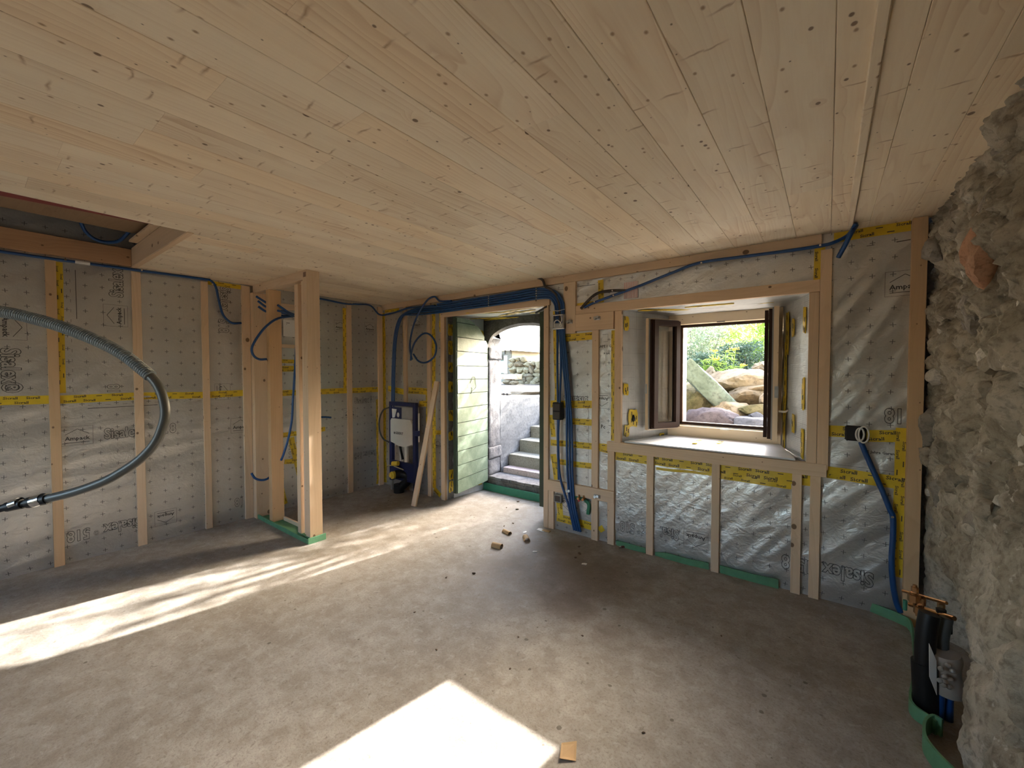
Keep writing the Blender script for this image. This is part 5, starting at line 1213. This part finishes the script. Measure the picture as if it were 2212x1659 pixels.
tag(bx('timber_beam', pine('beam_pine_x', 0, light=(.62, .40, .24), dark=(.5, .3, .16)), (q0.x, q1.x, 6.5, 6.85, q0.z-.07, q0.z+.08), c=.008), 'thick squared timber beam lying in front of the shed', 'beam')
for k, (a, b, rx, rz, lb) in enumerate(((1095, 823, .16, .09, 'left'), (1108, 826, .14, .08, 'right'), (1122, 833, .11, .07, 'small far'))):
    q_ = B(a, b, 6.55); tag(rock((q_.x, 6.6, q_.z-.02), (rx, .18, rz), 300+k, BOUL[4], 'rock', sub=3, rough=.3), f'{lb} pale rock under the timber beam outside', 'rock')
q_ = B(1077, 820, 6.0); tag(rock((q_.x-.05, 6.0, q_.z), (.12, .1, .14), 311, PLAST, 'rock', sub=3), 'white rock half hidden by the doorway jamb', 'rock')

# ================================================================== OUTSIDE, WINDOW SIDE
def outrev(name, d, m): return bx(name, m, d, wback)
# outer reveal of the window (masonry thickness beyond the frame)
RV = mineral('outer_reveal', [(.55, .53, .5), (.66, .64, .61), (.75, .73, .7)], 4, .4, .006)
outrev('outer_reveal', (3.19, 3.495, WY+.06, .86, .86, 1.97), RV); outrev('outer_reveal', (4.33, 4.48, WY+.06, .86, .86, 1.97), RV)
outrev('outer_sill', (3.495, 4.33, WY+.10, .90, .87, .94), RV); outrev('outer_lintel', (3.495, 4.33, WY+.10, .86, 1.875, 1.97), RV)
spec = [ # px, py, y, w_px, h_px, depth r, mat, rot(Y), seed, label, facets
 (1500, 882, 1.75, 92, 100, .30, 5, .1, 1, 'big mossy tan boulder at the lower left of the window view', 7),
 (1526, 833, 1.55, 124, 40, .11, 1, .80, 2, 'long greenish slab of rock leaning diagonally over the boulders', 10),
 (1543, 908, 1.28, 92, 50, .20, 2, .08, 3, 'purple grey boulder at the bottom of the window view', 4),
 (1588, 900, 1.55, 84, 58, .22, 4, .35, 4, 'ochre boulder behind the purple grey one', 4),
 (1628, 922, 1.25, 84, 48, .20, 3, .1, 5, 'blue grey boulder at the bottom right of the window view', 4),
 (1612, 860, 1.85, 82, 40, .22, 0, -.12, 6, 'brown oval boulder right of the leaning slab', 4),
 (1606, 824, 2.15, 116, 50, .30, 4, .0, 7, 'large pale ochre boulder across the top of the pile', 5),
 (1630, 841, 1.95, 76, 22, .18, 0, -.2, 8, 'grey brown wedge of rock under the large ochre boulder', 8),
 (1632, 885, 1.45, 52, 26, .12, 5, .15, 9, 'layered tan rock near the right sash', 9),
 (1652, 797, 2.5, 44, 30, .18, 4, -.1, 10, 'small sunny rock at the top right of the pile', 6),
 (1533, 808, 2.3, 20, 30, .08, 4, .2, 11, 'small upright rock behind the leaning slab', 6),
 (1655, 868, 1.6, 26, 34, .14, 0, 0, 12, 'brown rock wedged at the right edge of the window view', 6),
 (1640, 903, 1.35, 40, 18, .10, 3, .45, 13, 'grey flake of rock leaning at the lower right', 8),
 (1478, 838, 2.0, 40, 22, .15, 3, .1, 14, 'dark grey rock behind the mossy boulder', 5),
 (1565, 880, 2.1, 60, 40, .18, 0, .1, 15, 'shaded rock in the gap at the middle of the pile', 5),
 (1690, 850, 2.2, 70, 60, .25, 4, 0, 16, 'boulder hidden mostly behind the right sash', 5),
 (1690, 910, 1.5, 70, 60, .22, 0, 0, 17, 'low boulder hidden mostly behind the right sash', 5),
 (1440, 870, 2.2, 70, 90, .25, 5, 0, 18, 'boulder hidden mostly behind the left sash', 5)]
for (a, b, y, wp_, hp_, rd, mi, rot, sd2, lb, fc) in spec:
    q_ = B(a, b, y); k = depth(q_)/FPX
    tag(rock((q_.x, q_.y, q_.z), (wp_*k/2*1.22, rd, hp_*k/2*1.08), sd2, BOUL[mi], 'boulder', rot=(0, rot, .15*(sd2 % 3)), sub=4, rough=.22 if sd2 != 2 else .12, power=.45 if sd2 == 2 else .8 if sd2 in (8, 13, 9) else 1.0, fac=fc), lb, 'boulder')

def foliage(name, label, cx, cy, cz, rx, ry, rz, n, mat, ls, lw, seed, cat='shrub', up=.3, stems=6, z0=1.0, flower=None, density=None, group=None):
    r = random.Random(seed); o = thing(name, label, cat, (cx, cy, z0), group); m = MB()
    sub = [(r.gauss(0, .42), r.gauss(0, .42), r.uniform(-.8, .8)) for _ in range(40)]
    for k in range(n):
        s_ = sub[k % 40]; p_ = Vector((cx+rx*(s_[0]+r.gauss(0, .16)), cy+ry*(s_[1]+r.gauss(0, .16)), cz+rz*(s_[2]+r.gauss(0, .14))))
        if p_.z < z0+.02: p_.z = z0+.02+r.random()*.2
        d = Vector((r.gauss(0, 1), r.gauss(0, 1), r.gauss(up, .8))).normalized(); sd3 = d.cross(Vector((r.gauss(0, 1), r.gauss(0, 1), r.gauss(0, 1)))).normalized()
        l_ = ls*r.uniform(.7, 1.3); w2 = lw*r.uniform(.7, 1.2)
        m.add([p_, p_+d*l_*.45+sd3*w2, p_+d*l_, p_+d*l_*.45-sd3*w2], [(0, 1, 2, 3)])
    me = bpy.data.meshes.new('leaves'); me.from_pydata(m.v, [], m.f); me.materials.append(mat); lo = bpy.data.objects.new('leaves', me); COL.objects.link(lo); lo.parent = o; lo.location = -Vector(o.location); lo['kind'] = 'stuff'
    stm = MB()
    for k in range(stems):
        s_ = sub[k]; stm.tube([(cx+rx*s_[0]*.2, cy+ry*s_[1]*.2, z0-.02), (cx+rx*s_[0]*.5, cy+ry*s_[1]*.5, (z0+cz)/2), (cx+rx*s_[0], cy+ry*s_[1], cz+rz*s_[2])], .012, 6, sub=3, rr=lambda t: .016*(1-t*.7))
    stm.build('stems', BARK, o, smooth=True)
    if flower:
        fm = MB()
        for (a, b, c) in flower:
            for k in range(26):
                q2 = Vector((a, b, c))+Vector((r.gauss(0, .035), r.gauss(0, .035), r.gauss(0, .018))); fm.sphere(q2, r.uniform(.006, .011), 5)
        fm.build('flowers', LF_YEL, o)['kind'] = 'stuff'
    return o
def vp(px, py, y): q_ = B(px, py, y); return q_.x, q_.y, q_.z
x, y, z = vp(1500, 745, 3.6); foliage('olive_shrub', 'silvery olive green shrub at the left of the window view', x, y, z-.1, .55, .5, .62, 5200, LF_OLIVE, .075, .008, 1)
x, y, z = vp(1560, 720, 5.2); foliage('olive_shrub', 'tall pale olive shrub behind the middle of the boulder pile', x, y, z+.0, 1.0, .6, .75, 6500, LF_OLIVE, .085, .010, 2)
x, y, z = vp(1600, 775, 3.3); foliage('dark_shrub', 'dark green small leaved bush behind the large ochre boulder', x, y, z-.02, .30, .25, .24, 3800, LF_DARK, .045, .008, 3)
x, y, z = vp(1640, 735, 3.9); foliage('bamboo_clump', 'light green bamboo like clump at the right of the window view', x, y, z, .40, .4, .62, 3200, LF_LIME, .13, .010, 4, up=.1)
x, y, z = vp(1700, 740, 4.6); foliage('olive_shrub', 'green shrub mostly hidden behind the right window sash', x, y, z, .8, .5, .8, 4500, LF_MID, .08, .010, 5)
x, y, z = vp(1420, 760, 4.6); foliage('olive_shrub', 'green shrub mostly hidden behind the left window sash', x, y, z, .8, .5, .8, 4500, LF_MID, .08, .010, 6)
x, y, z = vp(1545, 790, 3.0); foliage('dark_shrub', 'dark shaded undergrowth behind the leaning slab', x, y, z-.05, .38, .2, .22, 3000, LF_DARK, .06, .009, 7)
x, y, z = vp(1560, 740, 8.0); foliage('hedge', 'tall green hedge in the background of the window view', x, y, z-.2, 2.6, .6, 1.35, 9000, LF_MID, .13, .02, 9)
# lime sprigs with radiating long leaves and yellow flowers
def sprig(cx, cy, cz, h, seed, label, fl_=False):
    r = random.Random(seed); o = thing('leafy_sprig', label, 'plant', (cx, cy, cz-h)); m = MB(); s2 = MB()
    tops = []
    for k in range(5):
        tx, ty, tz_ = cx+r.uniform(-.16, .16), cy+r.uniform(-.1, .1), cz+r.uniform(-.14, .10); tops.append((tx, ty, tz_))
        s2.tube([(cx+r.uniform(-.03, .03), cy, cz-h), (cx+(tx-cx)*.6, cy+(ty-cy)*.6, cz-h*.4), (tx, ty, tz_)], .005, 5, sub=3)
        for j in range(26):
            t = r.random()**.6; bs = Vector((cx+(tx-cx)*t, cy+(ty-cy)*t, cz-h*.5+(tz_-cz+h*.5)*t)); a = r.uniform(0, 2*PI); d = Vector((math.cos(a), math.sin(a), r.uniform(-.1, .7))).normalized()
            w2 = d.cross(Vector((0, 0, 1))).normalized()*.009; l_ = r.uniform(.08, .13)
            m.add([bs, bs+d*l_*.4+w2, bs+d*l_+Vector((0, 0, -.012)), bs+d*l_*.4-w2], [(0, 1, 2, 3)])
    me = bpy.data.meshes.new('leaves'); me.from_pydata(m.v, [], m.f); me.materials.append(LF_LIME); lo = bpy.data.objects.new('leaves', me); COL.objects.link(lo); lo.parent = o; lo.location = -Vector(o.location); lo['kind'] = 'stuff'
    s2.build('stems', LF_LIME, o)
    if fl_:
        fm = MB()
        for (a, b, c) in tops[:4]:
            for k in range(22): fm.sphere((a+r.gauss(0, .022), b+r.gauss(0, .022), c+.03+r.gauss(0, .008)), r.uniform(.006, .010), 5)
        fm.build('flowers', LF_YEL, o)['kind'] = 'stuff'
x, y, z = vp(1574, 775, 2.6); sprig(x, y, z+.02, .42, 2, 'lime green leafy sprig with yellow flower heads above the boulders', True)
x, y, z = vp(1548, 808, 2.45); sprig(x, y, z+.02, .36, 5, 'lower lime green leafy sprig right of the leaning slab')
x, y, z = vp(1525, 785, 2.7); sprig(x, y, z, .3, 8, 'pale leafy sprig behind the top of the leaning slab')
# tree outside that dapples the doorway, hidden between door and window from inside
def tree(name, label, x, y, z0, hgt, rx, rz, n, seed, ls=.10, lw=.016, mat=LF_MID):
    r = random.Random(seed); o = thing(name, label, 'tree', (x, y, z0)); br = MB(); m = MB()
    br.tube([(x, y, z0-.05), (x+.08, y+.02, z0+hgt*.35), (x-.02, y, z0+hgt*.6)], .07, 10, rr=lambda t: .085*(1-.45*t))
    for k in range(26):
        a = r.uniform(0, 2*PI); e = r.uniform(.1, 1.0); R2 = rx*r.uniform(.55, 1.0)
        p0 = Vector((x, y, z0+hgt*r.uniform(.35, .6))); p1 = Vector((x+math.cos(a)*R2, y+math.sin(a)*R2, z0+hgt*.6+rz*r.uniform(-.5, .9)))
        mid = p0.lerp(p1, .5)+Vector((r.uniform(-.15, .15), r.uniform(-.15, .15), r.uniform(0, .2)))
        br.tube([p0, mid, p1], .02, 6, sub=4, rr=lambda t: .030*(1-.8*t))
        for j in range(n//26):
            t = r.uniform(.25, 1.08); q2 = (p0.lerp(mid, t*2) if t < .5 else mid.lerp(p1, t*2-1))+Vector((r.gauss(0, .10), r.gauss(0, .10), r.gauss(0, .10)))
            d = Vector((r.gauss(0, 1), r.gauss(0, 1), r.gauss(-.2, .8))).normalized(); sd3 = d.cross(Vector((r.gauss(0, 1), r.gauss(0, 1), r.gauss(0, 1)))).normalized()
            m.add([q2, q2+d*ls*.5+sd3*lw, q2+d*ls, q2+d*ls*.5-sd3*lw], [(0, 1, 2, 3)])
    me = bpy.data.meshes.new('leaves'); me.from_pydata(m.v, [], m.f); me.materials.append(mat); lo = bpy.data.objects.new('leaves', me); COL.objects.link(lo); lo.parent = o; lo.location = -Vector(o.location); lo['kind'] = 'stuff'
    br.build('branches', BARK, o, smooth=True); return o
tree('olive_tree', 'small olive tree outside right of the steps that dapples the doorway', 2.65, 5.0, 1.05, 3.2, 1.3, 1.45, 1800, 12)
# bare twigs in the sky above the shed
tw = thing('bare_twigs', 'thin bare twigs against the bright sky above the shed', 'twigs', (B(1090, 740, 7.9)))
tmb = MB()
for (pts) in (((1078, 722), (1085, 735), (1092, 742)), ((1085, 735), (1100, 732), (1112, 731)), ((1098, 735), (1104, 728), (1108, 726)), ((1106, 748), (1115, 750), (1120, 751))):
    tmb.tube([B(a, b, 7.9) for a, b in pts], .008, 5)
tmb.tube([B(1078, 722, 7.9), B(1060, 700, 7.9), B(1050, 820, 7.9)], .03, 6); tmb.build('twig', BARK, tw)
